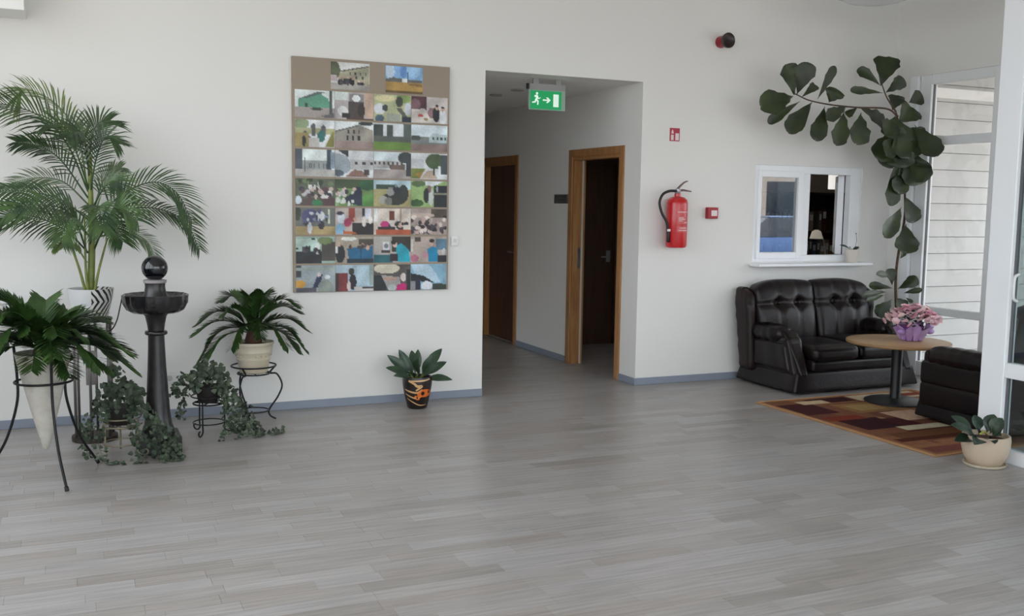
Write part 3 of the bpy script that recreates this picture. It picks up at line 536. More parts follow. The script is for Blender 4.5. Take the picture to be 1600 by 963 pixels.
PH[7, 2] = ('54504a', [('e', .35, .15, .35, .2, 'd4ccb8'), ('r', 0, .4, .35, 1, '242a2c'), ('p', [(.2, .4), (.7, .5), (.75, .9), (.4, 1)], 'a8a4a0'), ('e', .8, .5, .08, .16, 'd8ccc4'), ('e', .78, .9, .18, .16, 'b8246c'), ('e', .45, .55, .2, .08, 'b49484'), ('e', .5, .9, .12, .14, 'b4bcbc'), ('r', .9, .2, 1, 1, '2a2c2e')])
PH[7, 3] = ('8ab4cc', [('p', [(0, .0), (.5, 0), (.7, .35), (.85, .75), (.6, .72), (.1, .35)], 'b8d0e0'), ('p', [(0, .35), (.35, .45), (.65, .72), (.4, .75), (.2, .6), (0, 1)], '20242a'), ('r', .6, .78, 1, 1, '3a443e'), ('e', .45, .85, .16, .18, 'dcdfe6'), ('r', 0, .65, .12, 1, '8a8a90'), ('r', .12, .6, .28, 1, '26283a'), ('r', .9, .0, 1, .8, '84aabf')])
def raster(bgc, shapes, nx, ny, soft=.055):
    sh = []
    for s in shapes:
        c = hexc(s[-1])
        if s[0] == 'r': sh.append((lambda x, y, s=s: s[1] <= x <= s[3] and s[2] <= y <= s[4], c))
        elif s[0] == 'e': sh.append((lambda x, y, s=s: ((x-s[1])/s[3])**2+((y-s[2])/s[4])**2 <= 1, c))
        else:
            def inside(x, y, P=s[1]):
                r = False; j = len(P)-1
                for i in range(len(P)):
                    if (P[i][1] > y) != (P[j][1] > y) and x < (P[j][0]-P[i][0])*(y-P[i][1])/(P[j][1]-P[i][1])+P[i][0]: r = not r
                    j = i
                return r
            sh.append((inside, c))
    b = hexc(bgc); out = []; rr = random.Random(len(shapes))
    ph = [(rr.uniform(3, 16), rr.uniform(3, 16), rr.uniform(0, 6)) for _ in range(6)]
    for j in range(ny+1):
        for i in range(nx+1):
            x, y = i/nx, j/ny; c = b
            for f, k in sh:
                if f(x, y): c = k
            n_ = (rr.uniform(.86, 1.1)+soft*sum(math.sin(a*x+q*y*.7+r) for a, q, r in ph)); out.append((c[0]*n_, c[1]*n_, c[2]*n_, 1))
    return out
def photo(x, z, w, h, bgc, shapes):
    nx, ny = 42, 28; mb = MB()
    for j in range(ny+1):
        for i in range(nx+1): mb.v.append((w*i/nx, -.003, h*(1-j/ny)))
    for j in range(ny):
        for i in range(nx):
            a = j*(nx+1)+i; mb.f.append((a, a+nx+1, a+nx+2, a+1))
    mb.c = raster(bgc, shapes, nx, ny)
    n = len(mb.v); mb.v += [(0, 0, 0), (w, 0, 0), (w, 0, h), (0, 0, h)]; mb.c += [hexc('d0d0d0')]*4
    tl, tr, bl, br_ = 0, nx, ny*(nx+1), ny*(nx+1)+nx
    mb.f += [(bl, n, n+1, br_), (br_, n+1, n+2, tr), (tr, n+2, n+3, tl), (tl, n+3, n, bl)]
    o = mb.build('photograph', M_print, board, fix=False); o.location = (x, -.03, z)
PW = .2945; PHt = .2
for (r_, c_), (bgc, sh) in PH.items():
    if r_ == 0: x = .285 if c_ == 0 else .705
    else: x = .018+c_*(PW+.003)
    ztop = BH*(1-(.012 if r_ == 0 else .137+.1243*(r_-1)))
    photo(x, ztop-PHt, PW, PHt, bgc, sh)

# ------------------------------------------------------------------ reception window in the back wall
w = tag(bpy.data.objects.new('window_1', None), 'white two-part reception window above the sofa', kind='structure'); COL.objects.link(w); w.location = (0, 0, 0)
fr = MB(); y0, y1 = .012, .085
fr.box(wx0, y0, wz0, wx0+.05, y1, wz1); fr.box(wx1-.13, y0, wz0, wx1, y1, wz1); fr.box(wx0+.05, y0, wz1-.07, wx1-.13, y1, wz1); fr.box(wx0+.05, y0, wz0, wx1-.13, y1, wz0+.06); fr.box(6.245, y0, wz0+.06, 6.335, y1, wz1-.07)
fr.build('window_frame', M_pvc, w, bevel=.004)
sx0, sx1, sz0, sz1 = 5.725, 6.245, wz0+.03, wz1-.05
sa = MB(); sa.box(sx0, -.008, sz0, sx0+.04, .06, sz1); sa.box(sx1-.06, -.008, sz0, sx1, .06, sz1); sa.box(sx0+.04, -.008, sz0, sx1-.06, .06, sz0+.06); sa.box(sx0+.04, -.008, sz1-.06, sx1-.06, .06, sz1)
sash = sa.build('sash', M_pvc, w, bevel=.004)
MB().box(sx0+.04, .02, sz0+.06, sx1-.06, .026, sz1-.06).build('pane', G_mirror, sash)
# right sash swung inwards on its right side
so = MB(); L0 = .46; zz0, zz1 = wz0+.06, wz1-.07
so.box(-.06, 0, zz0, 0, .05, zz1); so.box(-.06, L0-.06, zz0, 0, L0, zz1); so.box(-.055, .05, zz0, -.005, L0-.06, zz0+.06); so.box(-.055, .05, zz1-.06, -.005, L0-.06, zz1)
sash2 = so.build('sash', M_pvc, w, bevel=.004); sash2.location = (wx1-.135, .09, 0); sash2.rotation_euler = (0, 0, -.68)
MB().box(-.034, .05, zz0+.06, -.028, L0-.06, zz1-.06).build('pane', G_clear, sash2)
MB().box(5.66, -.15, 1.035, 7.0, .06, 1.062).build('window_sill', M_pvc, w, bevel=.006)
# ------------------------------------------------------------------ plants
def leafmat(name, col, noise=None, rough=.42, rnd=.18, sc=9): return mat(name, col, rough, noise=noise, nscale=sc, rnd=rnd)
G_fig = leafmat('fig_leaf', S(36, 46, 28), S(56, 68, 34))
G_palm = [leafmat('palm_dark', S(48, 70, 46), S(66, 88, 54)), leafmat('palm_deep', S(42, 64, 42), S(78, 104, 56)), leafmat('palm_light', S(128, 146, 88), S(92, 116, 62)), leafmat('palm_pale', S(110, 126, 96), S(84, 100, 72))]
G_cyc = leafmat('cycad_leaf', S(36, 64, 27), S(62, 92, 36), .5)
G_ivy = leafmat('ivy_leaf', S(34, 50, 36), S(86, 100, 78), .55, sc=14)
G_stem = mat('palm_cane', S(132, 140, 66), .5, noise=S(96, 112, 50), nscale=14)
G_bark = mat('brown_stem', S(92, 70, 52), .8, noise=S(60, 46, 36), nscale=30)

def frond(mb, pts, n, llen, nrm=None, ang=.9, droop=.35, wid=.012, rw=.006, bias=0, seed=0):
    """feather leaf: rachis through pts with n leaflet pairs"""
    rr = random.Random(seed); C_ = spline(pts, 24)
    mb.tube(C_, [rw*(1-.8*i/24)+.0008 for i in range(25)], 5)
    for k in range(n):
        u = .18+.82*(k+.5)/n; f = u*24; i = min(int(f), 23); p = C_[i].lerp(C_[i+1], f-i)
        t = (C_[i+1]-C_[i]).normalized()
        nv = Vector(nrm) if nrm else Vector((0, 0, 1))
        s = t.cross(nv)
        if s.length < .05: s = t.cross(Vector((0, -1, .3)))
        s.normalize()
        l = llen*(.35+.65*math.sin(PI*min(1, (.12+.8*u)))**.7)*(1 if u < .85 else 1-1.6*(u-.85))
        a = ang*(1.05-.45*u)
        for sd in (-1, 1):
            d = (s*sd*math.sin(a)+t*math.cos(a)+nv*(.25+rr.uniform(-.1, .1))).normalized()
            ll = l*rr.uniform(.85, 1.1)
            side = d.cross(nv); side = side.normalized() if side.length > .05 else t
            A = []; B = []
            for q, w in ((0, .45), (.3, 1), (.7, .8), (1, .05)):
                c = p+d*ll*q+Vector((0, 0, -1))*droop*ll*q*q
                A.append(c+side*wid*w*.5); B.append(c-side*wid*w*.5)
            mb.strip(A, B)

def obovate(base, tip, w, nrm, curl=.12, fold=.10, mat_=None, parent=None, name='leaf', fiddle=True, origin=(0, 0, 0)):
    """broad single leaf with midrib fold, solid enough to see from the side"""
    O = Vector(origin); b = Vector(base)-O; e = Vector(tip)-O; d = e-b; L = d.length; t = d/L
    s = t.cross(Vector(nrm)); s = s.normalized() if s.length > .02 else t.orthogonal().normalized()
    n = s.cross(t).normalized()
    if fiddle: prof = [(0, .04), (.06, .07), (.15, .22), (.28, .42), (.42, .60), (.55, .82), (.67, .97), (.78, 1.0), (.87, .92), (.94, .72), (.98, .45), (1, .15)]
    else: prof = [(0, .05), (.08, .12), (.18, .40), (.32, .8), (.48, 1.0), (.64, .95), (.80, .70), (.92, .36), (1, .03)]
    mb = MB(); cols = 5
    for u, h in prof:
        for k in range(cols):
            q = (k/(cols-1)-.5)*2
            p = b+t*L*u+s*q*h*w*(.5+(.035*math.sin(23*u+b.x*40+q) if fiddle and u > .2 else 0))+n*(-curl*L*4*(u-.5)**2*.6+fold*w*abs(q)*h+.03*w*math.sin(7*u+q*2)+(.05*w*abs(q)*math.sin(19*u+3*q) if fiddle else 0))
            mb.v.append(tuple(p))
    for j in range(len(prof)-1):
        for k in range(cols-1):
            a = j*cols+k; mb.f.append((a, a+1, a+cols+1, a+cols))
    o = mb.build(name, mat_, parent, smooth=True, fix=False)
    return o

# --- tall fiddle leaf fig in the corner
fo = (7.09, -.42, 0)
fig = thing('fiddle_leaf_fig', 'tall fiddle leaf fig arching over the reception window', 'plant', fo)
def rel(p, o): return (p[0]-o[0], p[1]-o[1], p[2]-o[2])
pb = MB(); pb.lathe([(.07, 0), (.075, .01), (.092, .26), (.096, .28), (.089, .28), (.084, .24), (.001, .235)], 28); pb.build('pot', mat('plain_white_pot', S(214, 212, 208), .5), fig, smooth='angle')
MB().lathe([(.001, .245), (.084, .243)], 20).build('soil', M_soil, fig)
tr = [rel(p, fo) for p in FIGTRUNK]; tr = [(0, 0, .2)]+tr[1:]
MB().tube(spline(tr, 40), [.016-.008*i/40 for i in range(41)], 10).build('trunk', G_bark, fig, smooth=True)
MB().tube(spline([rel(p, fo) for p in FIGLEFT], 24), [.009-.004*i/24 for i in range(25)], 8).build('branch', G_bark, fig, smooth=True)
MB().tube(spline([rel(p, fo) for p in FIGUP], 10), [.008-.003*i/10 for i in range(11)], 8).build('branch', G_bark, fig, smooth=True)
rr = random.Random(11)
for b, t_, w_ in FIG:
    nv = Vector((-.35+rr.uniform(-.3, .3), -1, .25+rr.uniform(-.25, .3)))
    obovate(b, t_, w_*1.04, nv, curl=rr.uniform(.02, .16), fold=rr.uniform(.04, .16), mat_=G_fig, parent=fig, origin=fo)

# --- palm on the tall rod stand
po = (.096, -.5, .80)
palm = thing('potted_palm', 'tall feathery palm in a zebra striped pot on a tall stand', 'plant', po)
def zebra():
    mt = bpy.data.materials.new('zebra_pot'); mt.use_nodes = True; N = mt.node_tree.nodes; L = mt.node_tree.links; b = N['Principled BSDF']
    tc = N.new('ShaderNodeTexCoord'); sp = N.new('ShaderNodeSeparateXYZ'); L.new(tc.outputs['Object'], sp.inputs[0])
    at = N.new('ShaderNodeMath'); at.operation = 'ARCTAN2'; L.new(sp.outputs['Y'], at.inputs[0]); L.new(sp.outputs['X'], at.inputs[1])
    z = N.new('ShaderNodeMath'); z.operation = 'SUBTRACT'; L.new(sp.outputs['Z'], z.inputs[0]); z.inputs[1].default_value = .11
    za = N.new('ShaderNodeMath'); za.operation = 'ABSOLUTE'; L.new(z.outputs[0], za.inputs[0])
    m1 = N.new('ShaderNodeMath'); m1.operation = 'MULTIPLY_ADD'; L.new(za.outputs[0], m1.inputs[0]); m1.inputs[1].default_value = 5.5; L.new(at.outputs[0], m1.inputs[2])
    nz = N.new('ShaderNodeTexNoise'); nz.inputs['Scale'].default_value = 9; L.new(tc.outputs['Object'], nz.inputs['Vector'])
    m3 = N.new('ShaderNodeMath'); m3.operation = 'MULTIPLY_ADD'; L.new(nz.outputs['Fac'], m3.inputs[0]); m3.inputs[1].default_value = .25; L.new(m1.outputs[0], m3.inputs[2])
    m2 = N.new('ShaderNodeMath'); m2.operation = 'MULTIPLY'; L.new(m3.outputs[0], m2.inputs[0]); m2.inputs[1].default_value = 22
    sn = N.new('ShaderNodeMath'); sn.operation = 'SINE'; L.new(m2.outputs[0], sn.inputs[0])
    rp = N.new('ShaderNodeValToRGB'); rp.color_ramp.interpolation = 'CONSTANT'; rp.color_ramp.elements[0].color = S(214, 212, 208); rp.color_ramp.elements[1].position = .2; rp.color_ramp.elements[1].color = S(30, 28, 30)
    L.new(sn.outputs[0], rp.inputs['Fac'])
    # left front of the pot is plain white
    lt = N.new('ShaderNodeMath'); lt.operation = 'GREATER_THAN'; L.new(sp.outputs['X'], lt.inputs[0]); lt.inputs[1].default_value = .0
    mx = N.new('ShaderNodeMix'); mx.data_type = 'RGBA'; L.new(lt.outputs[0], mx.inputs['Factor']); mx.inputs['A'].default_value = S(214, 214, 214); L.new(rp.outputs['Color'], mx.inputs['B'])
    L.new(mx.outputs['Result'], b.inputs['Base Color']); b.inputs['Roughness'].default_value = .3
    return mt
MB().lathe([(.085, .002), (.10, .01), (.128, .12), (.138, .18), (.14, .19), (.13, .19), (.122, .16), (.001, .155)], 40).build('pot', zebra(), palm, smooth='angle')
MB().lathe([(.001, .168), (.12, .165)], 24).build('soil', M_soil, palm)
for i, c in enumerate(CANES):
    c = [rel(p, po) for p in c]; c = [(c[0][0], c[0][1], .16)]+c[1:]
    r0 = .025 if i == 0 else .010
    MB().tube(spline(c, 12), [r0*(1-.45*k/12) for k in range(13)], 9).build('cane', G_stem, palm, smooth=True)
for i, (pts, ll, tint) in enumerate(PALM):
    mb = MB(); pts = [rel(p, po) for p in pts]
    nv = (.05, -.75, .65) if tint != 2 else (.35, -.5, .8)
    n_ = 34 if len(pts) > 4 else (24 if tint == 1 else 26)
    frond(mb, pts, n_, ll*.86, nv, .95, .30, .0115 if tint < 3 else .008, .0055, seed=i)
    mb.build('frond', G_palm[tint], palm, fix=False)
st = thing('tall_plant_stand', 'tall stand of slim steel rods holding the zebra pot', 'stand', (.096, -.5, 0))
for k in range(6):
    a = .35+k*PI/3; MB().tube([(.118*math.cos(a), .118*math.sin(a), .03), (.118*math.cos(a), .118*math.sin(a), .795)], .009, 8).build('rod', mat('stand_steel', S(120, 116, 112), .35, metal=.6), st, smooth=True)
for z in (.785,):
    MB().tube([(.118*math.cos(a*PI/12), .118*math.sin(a*PI/12), z) for a in range(24)], .006, 6, closed=True).build('ring', M_iron, st, smooth=True)
MB().lathe([(.001, .79), (.125, .79), (.125, .8), (.001, .8)], 28).build('top_plate', M_iron, st)
MB().lathe([(.001, .0), (.14, .0), (.14, .03), (.001, .03)], 28).build('base_plate', mat('stand_base', S(52, 42, 36), .6), st)
MB().box(-.045, -.12, .38, .02, -.112, .60).build('tie_plate', mat('stand_steel', S(120, 116, 112), .35, metal=.6), st)

# --- cone planter with cycad on an iron tripod
co = (-.17, -1.395, 0)
def cycad(parent, base, fr, llen, wid, ang=.75, seed=0, m=None):
    for i, (az, lift, ln, drop) in enumerate(fr):
        d = Vector((math.cos(az), math.sin(az), 0)); b = Vector(base)
        pts = [b, b+d*ln*.3+Vector((0, 0, lift*ln*.42)), b+d*ln*.66+Vector((0, 0, lift*ln*.62-drop*ln*.16)), b+d*ln+Vector((0, 0, lift*ln*.6-drop*ln*.62))]
        mb = MB(); nv = (-d.x*.25, -d.y*.25, 1)
        frond(mb, pts, 52, llen, nv, ang, .10, wid, .005, seed=seed+i)
        mb.build('frond', m or G_cyc, parent, fix=False)
cone = thing('potted_cycad', 'lush cycad in a tall pale cone planter held by an iron tripod', 'plant', (co[0], co[1], .165))
MB().lathe([(.004, 0), (.018, .012), (.062, .19), (.105, .37), (.142, .535), (.146, .55), (.136, .55), (.128, .51), (.001, .505)], 40).build('cone_pot', mat('pale_stone', S(204, 200, 190), .55, noise=S(182, 176, 164), nscale=14, bump=.1, bscale=40), cone, smooth='angle')
MB().lathe([(.001, .52), (.13, .515)], 24).build('soil', M_soil, cone)
rr = random.Random(5); fr = []
for k in range(33):
    az = 2*PI*k/33+rr.uniform(-.1, .1); ring = k % 3
    low = .45+.55*(math.cos(az-2.74)*.5+.5)     # flatter towards the fountain
    fr.append((az, (.32, .85, 1.55)[ring]*low*rr.uniform(.85, 1.1), (.44, .42, .32)[ring]*rr.uniform(.9, 1.1), (.55, .5, .3)[ring]*rr.uniform(.7, 1.2)))
cycad(cone, (0, 0, .56), fr, .15, .017, ang=.8, seed=30)
MB().lathe([(.045, .51), (.05, .56), (.03, .6), (.001, .61)], 16).build('crown_core', mat('cycad_trunk', S(88, 62, 50), .9), cone, smooth=True)
tp = thing('tripod_stand', 'black iron tripod with three curved legs and a hoop round the cone planter', 'stand', (co[0], co[1], 0))
legs = [(-.067, -1.725), (.10, -1.16), (-.50, -1.28)]
for lx, ly in legs:
    f_ = Vector((lx-co[0], ly-co[1], 0)); d = f_.normalized(); R0 = f_.length
    pts = [d*.155+Vector((0, 0, .75)), d*.142+Vector((0, 0, .57)), d*.15+Vector((0, 0, .42)), d*(R0*.64)+Vector((0, 0, .20)), d*R0+Vector((0, 0, .012))]
    leg = MB().tube(spline(pts, 24), .0075, 8).build('leg', M_iron, tp, smooth=True)
    MB().tube([d*(R0-.012)+Vector((0, 0, .03)), d*R0+Vector((0, 0, 0.008))], .011, 8).build('foot', M_black, leg, smooth=True)
MB().tube([(.148*math.cos(a*PI/18), .148*math.sin(a*PI/18), .555) for a in range(36)], .0065, 8, closed=True).build('hoop', M_iron, tp, smooth=True)

# --- fountain
ft = thing('pedestal_fountain', 'black stone pedestal fountain with a polished ball on top', 'fountain', (.455, -.95, 0))
M_stone = mat('black_granite', S(18, 18, 22), .16, noise=S(40, 38, 38), nscale=22, coat=.3)
M_stone2 = mat('dull_granite', S(24, 23, 26), .3, noise=S(48, 45, 43), nscale=16)
MB().box(-.13, -.13, 0, .13, .13, .11).build('plinth', M_stone2, ft, bevel=.012)
MB().lathe([(.10, .11), (.098, .13), (.084, .17), (.072, .26), (.063, .40), (.056, .52), (.05, .66), (.048, .735)], 32).build('column', M_stone2, ft, smooth='angle')
MB().lathe([(.05, .73), (.066, .735), (.068, .745), (.064, .757), (.05, .76)], 32).build('ring', M_stone, ft, smooth=True)
MB().lathe([(.048, .757), (.053, .80), (.064, .85), (.08, .868)], 32).build('neck', M_stone2, ft, smooth='angle')
MB().lathe([(.075, .865), (.135, .872), (.165, .89), (.185, .93), (.188, .965), (.19, .98), (.182, .985), (.165, .97), (.12, .95), (.07, .948)], 64, lobes=16, amp=.04).build('bowl', M_stone, ft, smooth='angle')
MB().lathe([(.085, .948), (.078, .965), (.064, 1.0), (.059, 1.03), (.061, 1.055)], 32).build('upper_column', M_stone2, ft, smooth='angle')
MB().lathe([(.061, 1.052), (.068, 1.056), (.069, 1.072), (.05, 1.076)], 32).build('collar', mat('pale_collar', S(148, 142, 144), .4), ft, smooth='angle')
MB().sphere((0, 0, 1.146), .078, 40, 24).build('ball', mat('polished_black', S(10, 12, 20), .06, coat=.5), ft, smooth=True)
MB().tube(spline([(-.19, .02, .97), (-.205, .02, .90), (-.225, .03, .82), (-.26, .06, .76), (-.33, .12, .74)], 16), .004, 6).build('pump_cable', M_black, ft, smooth=True)

# --- ivy plants on low scroll stands
def ivy(name_label, loc, crown, strands, seed, potr=.085, poth=.11):
    t = thing('potted_ivy', name_label, 'plant', loc); r = random.Random(seed)
    MB().lathe([(potr*.75, 0), (potr*.8, .004), (potr, poth-.015), (potr*1.06, poth), (potr*.96, poth), (.001, poth-.02)], 24).build('pot', mat('dark_pot', S(38, 34, 32), .6), t, smooth='angle')
    def leaf(mb, p, s, d):
        d = d.normalized(); x = d.cross(Vector((r.uniform(-.4, .4), -.8, .6))); x = x.normalized() if x.length > .05 else Vector((1, 0, 0))
        n = x.cross(d)
        st = len(mb.v)
        for a, b, c in ((0, 0, 0), (-.55, .25, .1), (-.42, .62, .05), (0, 1.05, -.08), (.42, .62, .05), (.55, .25, .1)):
            mb.v.append(tuple(p+x*a*s+d*b*s+n*c*s))
        mb.f += [(st, st+1, st+2, st+3), (st, st+3, st+4, st+5)]
    mb = MB()
    for _ in range(crown[3]):
        a = r.uniform(0, 2*PI); el = r.uniform(-.25, 1.45); q = r.uniform(.45, 1)
        p = Vector((crown[0]*math.cos(a)*math.cos(el)*q, crown[1]*math.sin(a)*math.cos(el)*q, poth+crown[2]*max(math.sin(el), -.4)*q))
        leaf(mb, p, r.uniform(.024, .04), Vector((p.x, p.y, r.uniform(-.25, .12))))
    tag(mb.build('foliage', G_ivy, t, fix=False), kind='stuff')
    for pts in strands:
        C_ = spline(pts, 20); sm = MB(); sm.tube(C_, .0018, 4)
        for p in C_[2:]:
            for _ in range(3):
                leaf(sm, p+Vector((r.uniform(-.03, .03), r.uniform(-.03, .03), r.uniform(-.015, .02))), r.uniform(.02, .034), Vector((r.uniform(-1, 1), r.uniform(-1, 1), r.uniform(-.6, .2))))
        sm.v = [(x, y, max(z, -loc[2]+.004)) for x, y, z in sm.v]
        sm.build('vine', G_ivy, t, fix=False)
    return t
def low_stand(label, loc, ringr, h, m, seed, feet=3, rot=0):
    t = thing('scroll_plant_stand', label, 'stand', loc, rot)
    ring = [(ringr*math.cos(a*PI/12), ringr*math.sin(a*PI/12), h) for a in range(24)]
    MB().tube(ring, .006, 6, closed=True).build('ring', m, t, smooth=True)
    MB().tube([(x*1.12, y*1.12, h+.05) for x, y, z in ring], .005, 6, closed=True).build('ring', m, t, smooth=True)
    MB().tube([(x*1.02, y*1.02, .085) for x, y, z in ring], .0045, 6, closed=True).build('ring', m, t, smooth=True)
    for k in range(2):
        a = k*PI/2; d = Vector((math.cos(a), math.sin(a), 0)); MB().tube([d*ringr+Vector((0, 0, h)), -d*ringr+Vector((0, 0, h))], .005, 6).build('cross_bar', m, t)
    for k in range(feet):
        a = k*2*PI/feet+.5; d = Vector((math.cos(a), math.sin(a), 0))
        pts = [d*ringr*1.12+Vector((0, 0, h+.05)), d*ringr+Vector((0, 0, h)), d*ringr*1.02+Vector((0, 0, .085))]
        c = d*(ringr*1.02+.042)
        sc = [c+d*(.045*(1-.09*j)*math.cos(PI-j*.52))+Vector((0, 0, .042+.0*j+.036*(1-.09*j)*math.sin(PI-j*.52+PI*0)*(-1))) for j in range(10)]
        MB().tube(spline(pts+[Vector(p) for p in sc], 40), .0055, 6).build('leg', m, t, smooth=True)
    return t
M_cream = mat('worn_cream_metal', S(150, 140, 118), .35, metal=.5)
low_stand('low cream metal scroll stand left of the fountain', (.235, -1.02, 0), .105, .195, M_cream, 1, rot=1.071)
ivy('bushy ivy in a dark pot on the cream stand, trailing round the fountain foot', (.235, -1.02, .203), (.15, .13, .17, 260),
    [[(.06, -.04, .12), (.14, -.12, .05), (.20, -.16, -.06), (.22, -.18, -.19)], [(.02, -.06, .1), (.05, -.16, .02), (.07, -.2, -.1), (.1, -.22, -.2)],
     [(-.05, -.05, .1), (-.12, -.1, .02), (-.13, -.12, -.1), (-.08, -.16, -.2), (.0, -.2, -.2)], [(.08, -.03, .1), (.17, -.12, .05), (.27, -.17, -.06), (.31, -.17, -.18)],
     [(.06, -.1, .05), (.16, -.2, -.1), (.25, -.24, -.19), (.33, -.22, -.2)], [(-.06, .0, .1), (-.16, .02, .06), (-.2, .0, -.05), (-.19, -.04, -.17)], [(.1, -.05, .08), (.24, -.1, -.02), (.27, -.14, -.12), (.3, -.2, -.19)],
     [(.03, .03, .2), (.0, .02, .28), (-.03, 0, .33), (-.06, -.02, .35)]], 21)
low_stand('low black iron scroll stand between the fountain and the round pot stand', (.80, -.62, 0), .10, .215, M_iron, 2, rot=-.5)
ivy('ivy in a dark pot with long vines reaching the floor, on the black scroll stand', (.80, -.62, .223), (.15, .13, .16, 240),
    [[(-.06, -.03, .13), (-.14, -.06, .12), (-.18, -.08, .02), (-.19, -.08, -.08)], [(-.08, 0, .15), (-.16, -.02, .18), (-.2, -.03, .12), (-.21, -.03, .05)],
     [(.05, -.05, .12), (.12, -.12, .04), (.14, -.16, -.1), (.16, -.2, -.215)], [(.08, -.02, .12), (.17, -.06, .05), (.22, -.1, -.08), (.2, -.16, -.2)],
     [(.08, -.05, .1), (.14, -.12, .0), (.2, -.18, -.15), (.3, -.22, -.215)], [(.1, .02, .1), (.22, 0, -.02), (.28, -.06, -.14), (.3, -.08, -.2)],
     [(.2, -.1, -.1), (.3, -.14, -.2), (.4, -.16, -.215), (.46, -.12, -.2)], [(.06, -.06, .1), (.09, -.14, -.02), (.1, -.18, -.12), (.06, -.24, -.21)]], 22)

# --- cycad in cream pot on a round iron stand
so_ = (1.15, -.3, 0)
s3 = thing('round_pot_stand', 'black iron stand with bowed legs under the cream pot', 'stand', so_)
zt = .345
MB().tube([(.155*math.cos(a*PI/14), .155*math.sin(a*PI/14), zt+.055) for a in range(28)], .006, 6, closed=True).build('ring', M_iron, s3, smooth=True)
MB().tube([(.112*math.cos(a*PI/14), .112*math.sin(a*PI/14), zt) for a in range(28)], .006, 6, closed=True).build('ring', M_iron, s3, smooth=True)
MB().tube([(.10*math.cos(a*PI/14), .10*math.sin(a*PI/14), .075) for a in range(28)], .005, 6, closed=True).build('ring', M_iron, s3, smooth=True)
for a in (0, PI/2): MB().tube([(.112*math.cos(a), .112*math.sin(a), zt), (-.112*math.cos(a), -.112*math.sin(a), zt)], .005, 6).build('cross_bar', M_iron, s3)
for k in range(3):
    a = -.15+k*2*PI/3; d = Vector((math.cos(a), math.sin(a), 0)); Z = Vector((0, 0, 1))
    MB().tube(spline([d*.155+Z*(zt+.055), d*.112+Z*zt, d*.16+Z*(zt-.01), d*.195+Z*(zt-.09), d*.165+Z*.17, d*.105+Z*.08, d*.11+Z*.035, d*.15+Z*.008], 40), .0065, 7).build('leg', M_iron, s3, smooth=True)
c3 = thing('potted_cycad', 'cycad with arching fronds in a ribbed cream pot on the round iron stand', 'plant', (so_[0], so_[1], zt+.006))
M_cpot = mat('cream_pot', S(214, 204, 182), .5, noise=S(200, 186, 160), nscale=6)
MB().lathe([(.088, 0), (.098, .008), (.112, .09), (.120, .10), (.120, .104), (.116, .108), (.124, .145), (.13, .15), (.130, .156), (.128, .16), (.136, .20), (.142, .205), (.142, .222), (.134, .222), (.128, .19), (.001, .185)], 40).build('pot', M_cpot, c3, smooth='angle')
for k in range(20):
    a = k*2*PI/20; MB().sphere((.121*math.cos(a), .121*math.sin(a), .127), .008, 8, 5).build('pot_bead', M_cpot, c3, smooth=True)
MB().lathe([(.001, .2), (.13, .196)], 24).build('soil', M_soil, c3)
MB().lathe([(.055, .19), (.06, .23), (.045, .29), (.001, .31)], 16).build('crown_core', mat('cycad_trunk', S(88, 62, 50), .9), c3, smooth=True)
rr = random.Random(9); fr = []
for k, (az, lf, ln, dr) in enumerate(((PI, .50, .40, .45), (PI*.93, .30, .38, 1.15), (PI*1.08, .15, .40, 1.15), (0, .55, .38, .5), (-.15, .35, .36, .9), (.2, .18, .34, .9), (PI*.5, 1.2, .22, .4), (PI*1.5, .8, .3, .7), (PI*1.3, .5, .32, .8), (PI*1.7, .45, .32, .8), (PI*.3, 1.6, .27, .3), (PI*.75, 1.7, .26, .3), (PI*1.15, 1.3, .26, .3), (PI*1.85, 1.35, .32, .3), (PI*1.4, 2.0, .24, .3), (PI*1.6, 2.2, .22, .3), (.3, .9, .36, .3), (2.85, .8, .38, .5))):
    fr.append((az, lf, ln, dr))
cycad(c3, (0, 0, .275), fr, .115, .016, ang=.8, seed=60)

# --- small broad-leaved plant in the black and orange floor pot
fp = (2.385, -.26, 0)
t = thing('potted_plant', 'broad-leaved plant in a black pot with orange swirls on the floor', 'plant', fp)
P_prof = [(.068, 0), (.076, .006), (.098, .10), (.112, .18), (.115, .225), (.11, .246), (.10, .246), (.096, .22), (.001, .215)]
MB().lathe(P_prof, 40).build('pot', mat('black_glaze', S(34, 26, 22), .3), t, smooth='angle')
def rad(z):
    for (r0, z0), (r1, z1) in zip(P_prof[:6], P_prof[1:6]):
        if z0 <= z <= z1: return r0+(r1-r0)*(z-z0)/max(z1-z0, 1e-6)
    return .11
def swirl(line, wid, m, name='painted_swirl', lift=.0012):
    """band painted on the glaze: line in (angle from front, height)"""
    C_ = spline([(a, z, 0) for a, z in line], 28); A = []; B = []
    for i, p in enumerate(C_):
        d = (C_[min(i+1, 28)]-C_[max(i-1, 0)]); d = Vector((d.x*.11, d.y, 0)).normalized(); nx, nz = -d.y/.11, d.x
        w = wid*(.5+.5*math.sin(PI*min(1, max(0, i/28*.9+.08))))
        for lst, sg in ((A, 1), (B, -1)):
            a, z = p.x+nx*w*.5*sg, min(max(p.y+nz*w*.5*sg, .008), .24); r = rad(z)+lift
            lst.append((r*math.sin(a-.32), -r*math.cos(a-.32), z))
    MB().strip(A, B).build(name, m, t, smooth=True, fix=False)
OR = mat('orange_glaze', S(226, 112, 40), .35); TAN = mat('tan_glaze', S(214, 170, 120), .35)
swirl([(-1.0, .155), (-.5, .14), (0, .135), (.35, .16)], .014, TAN); swirl([(-1.0, .12), (-.5, .10), (-.1, .09), (.3, .10)], .011, TAN)
swirl([(-.9, .085), (-.4, .06), (.2, .035), (.9, .035)], .008, TAN); swirl([(-.6, .225), (0, .225), (.5, .228), (1.0, .235)], .012, TAN)
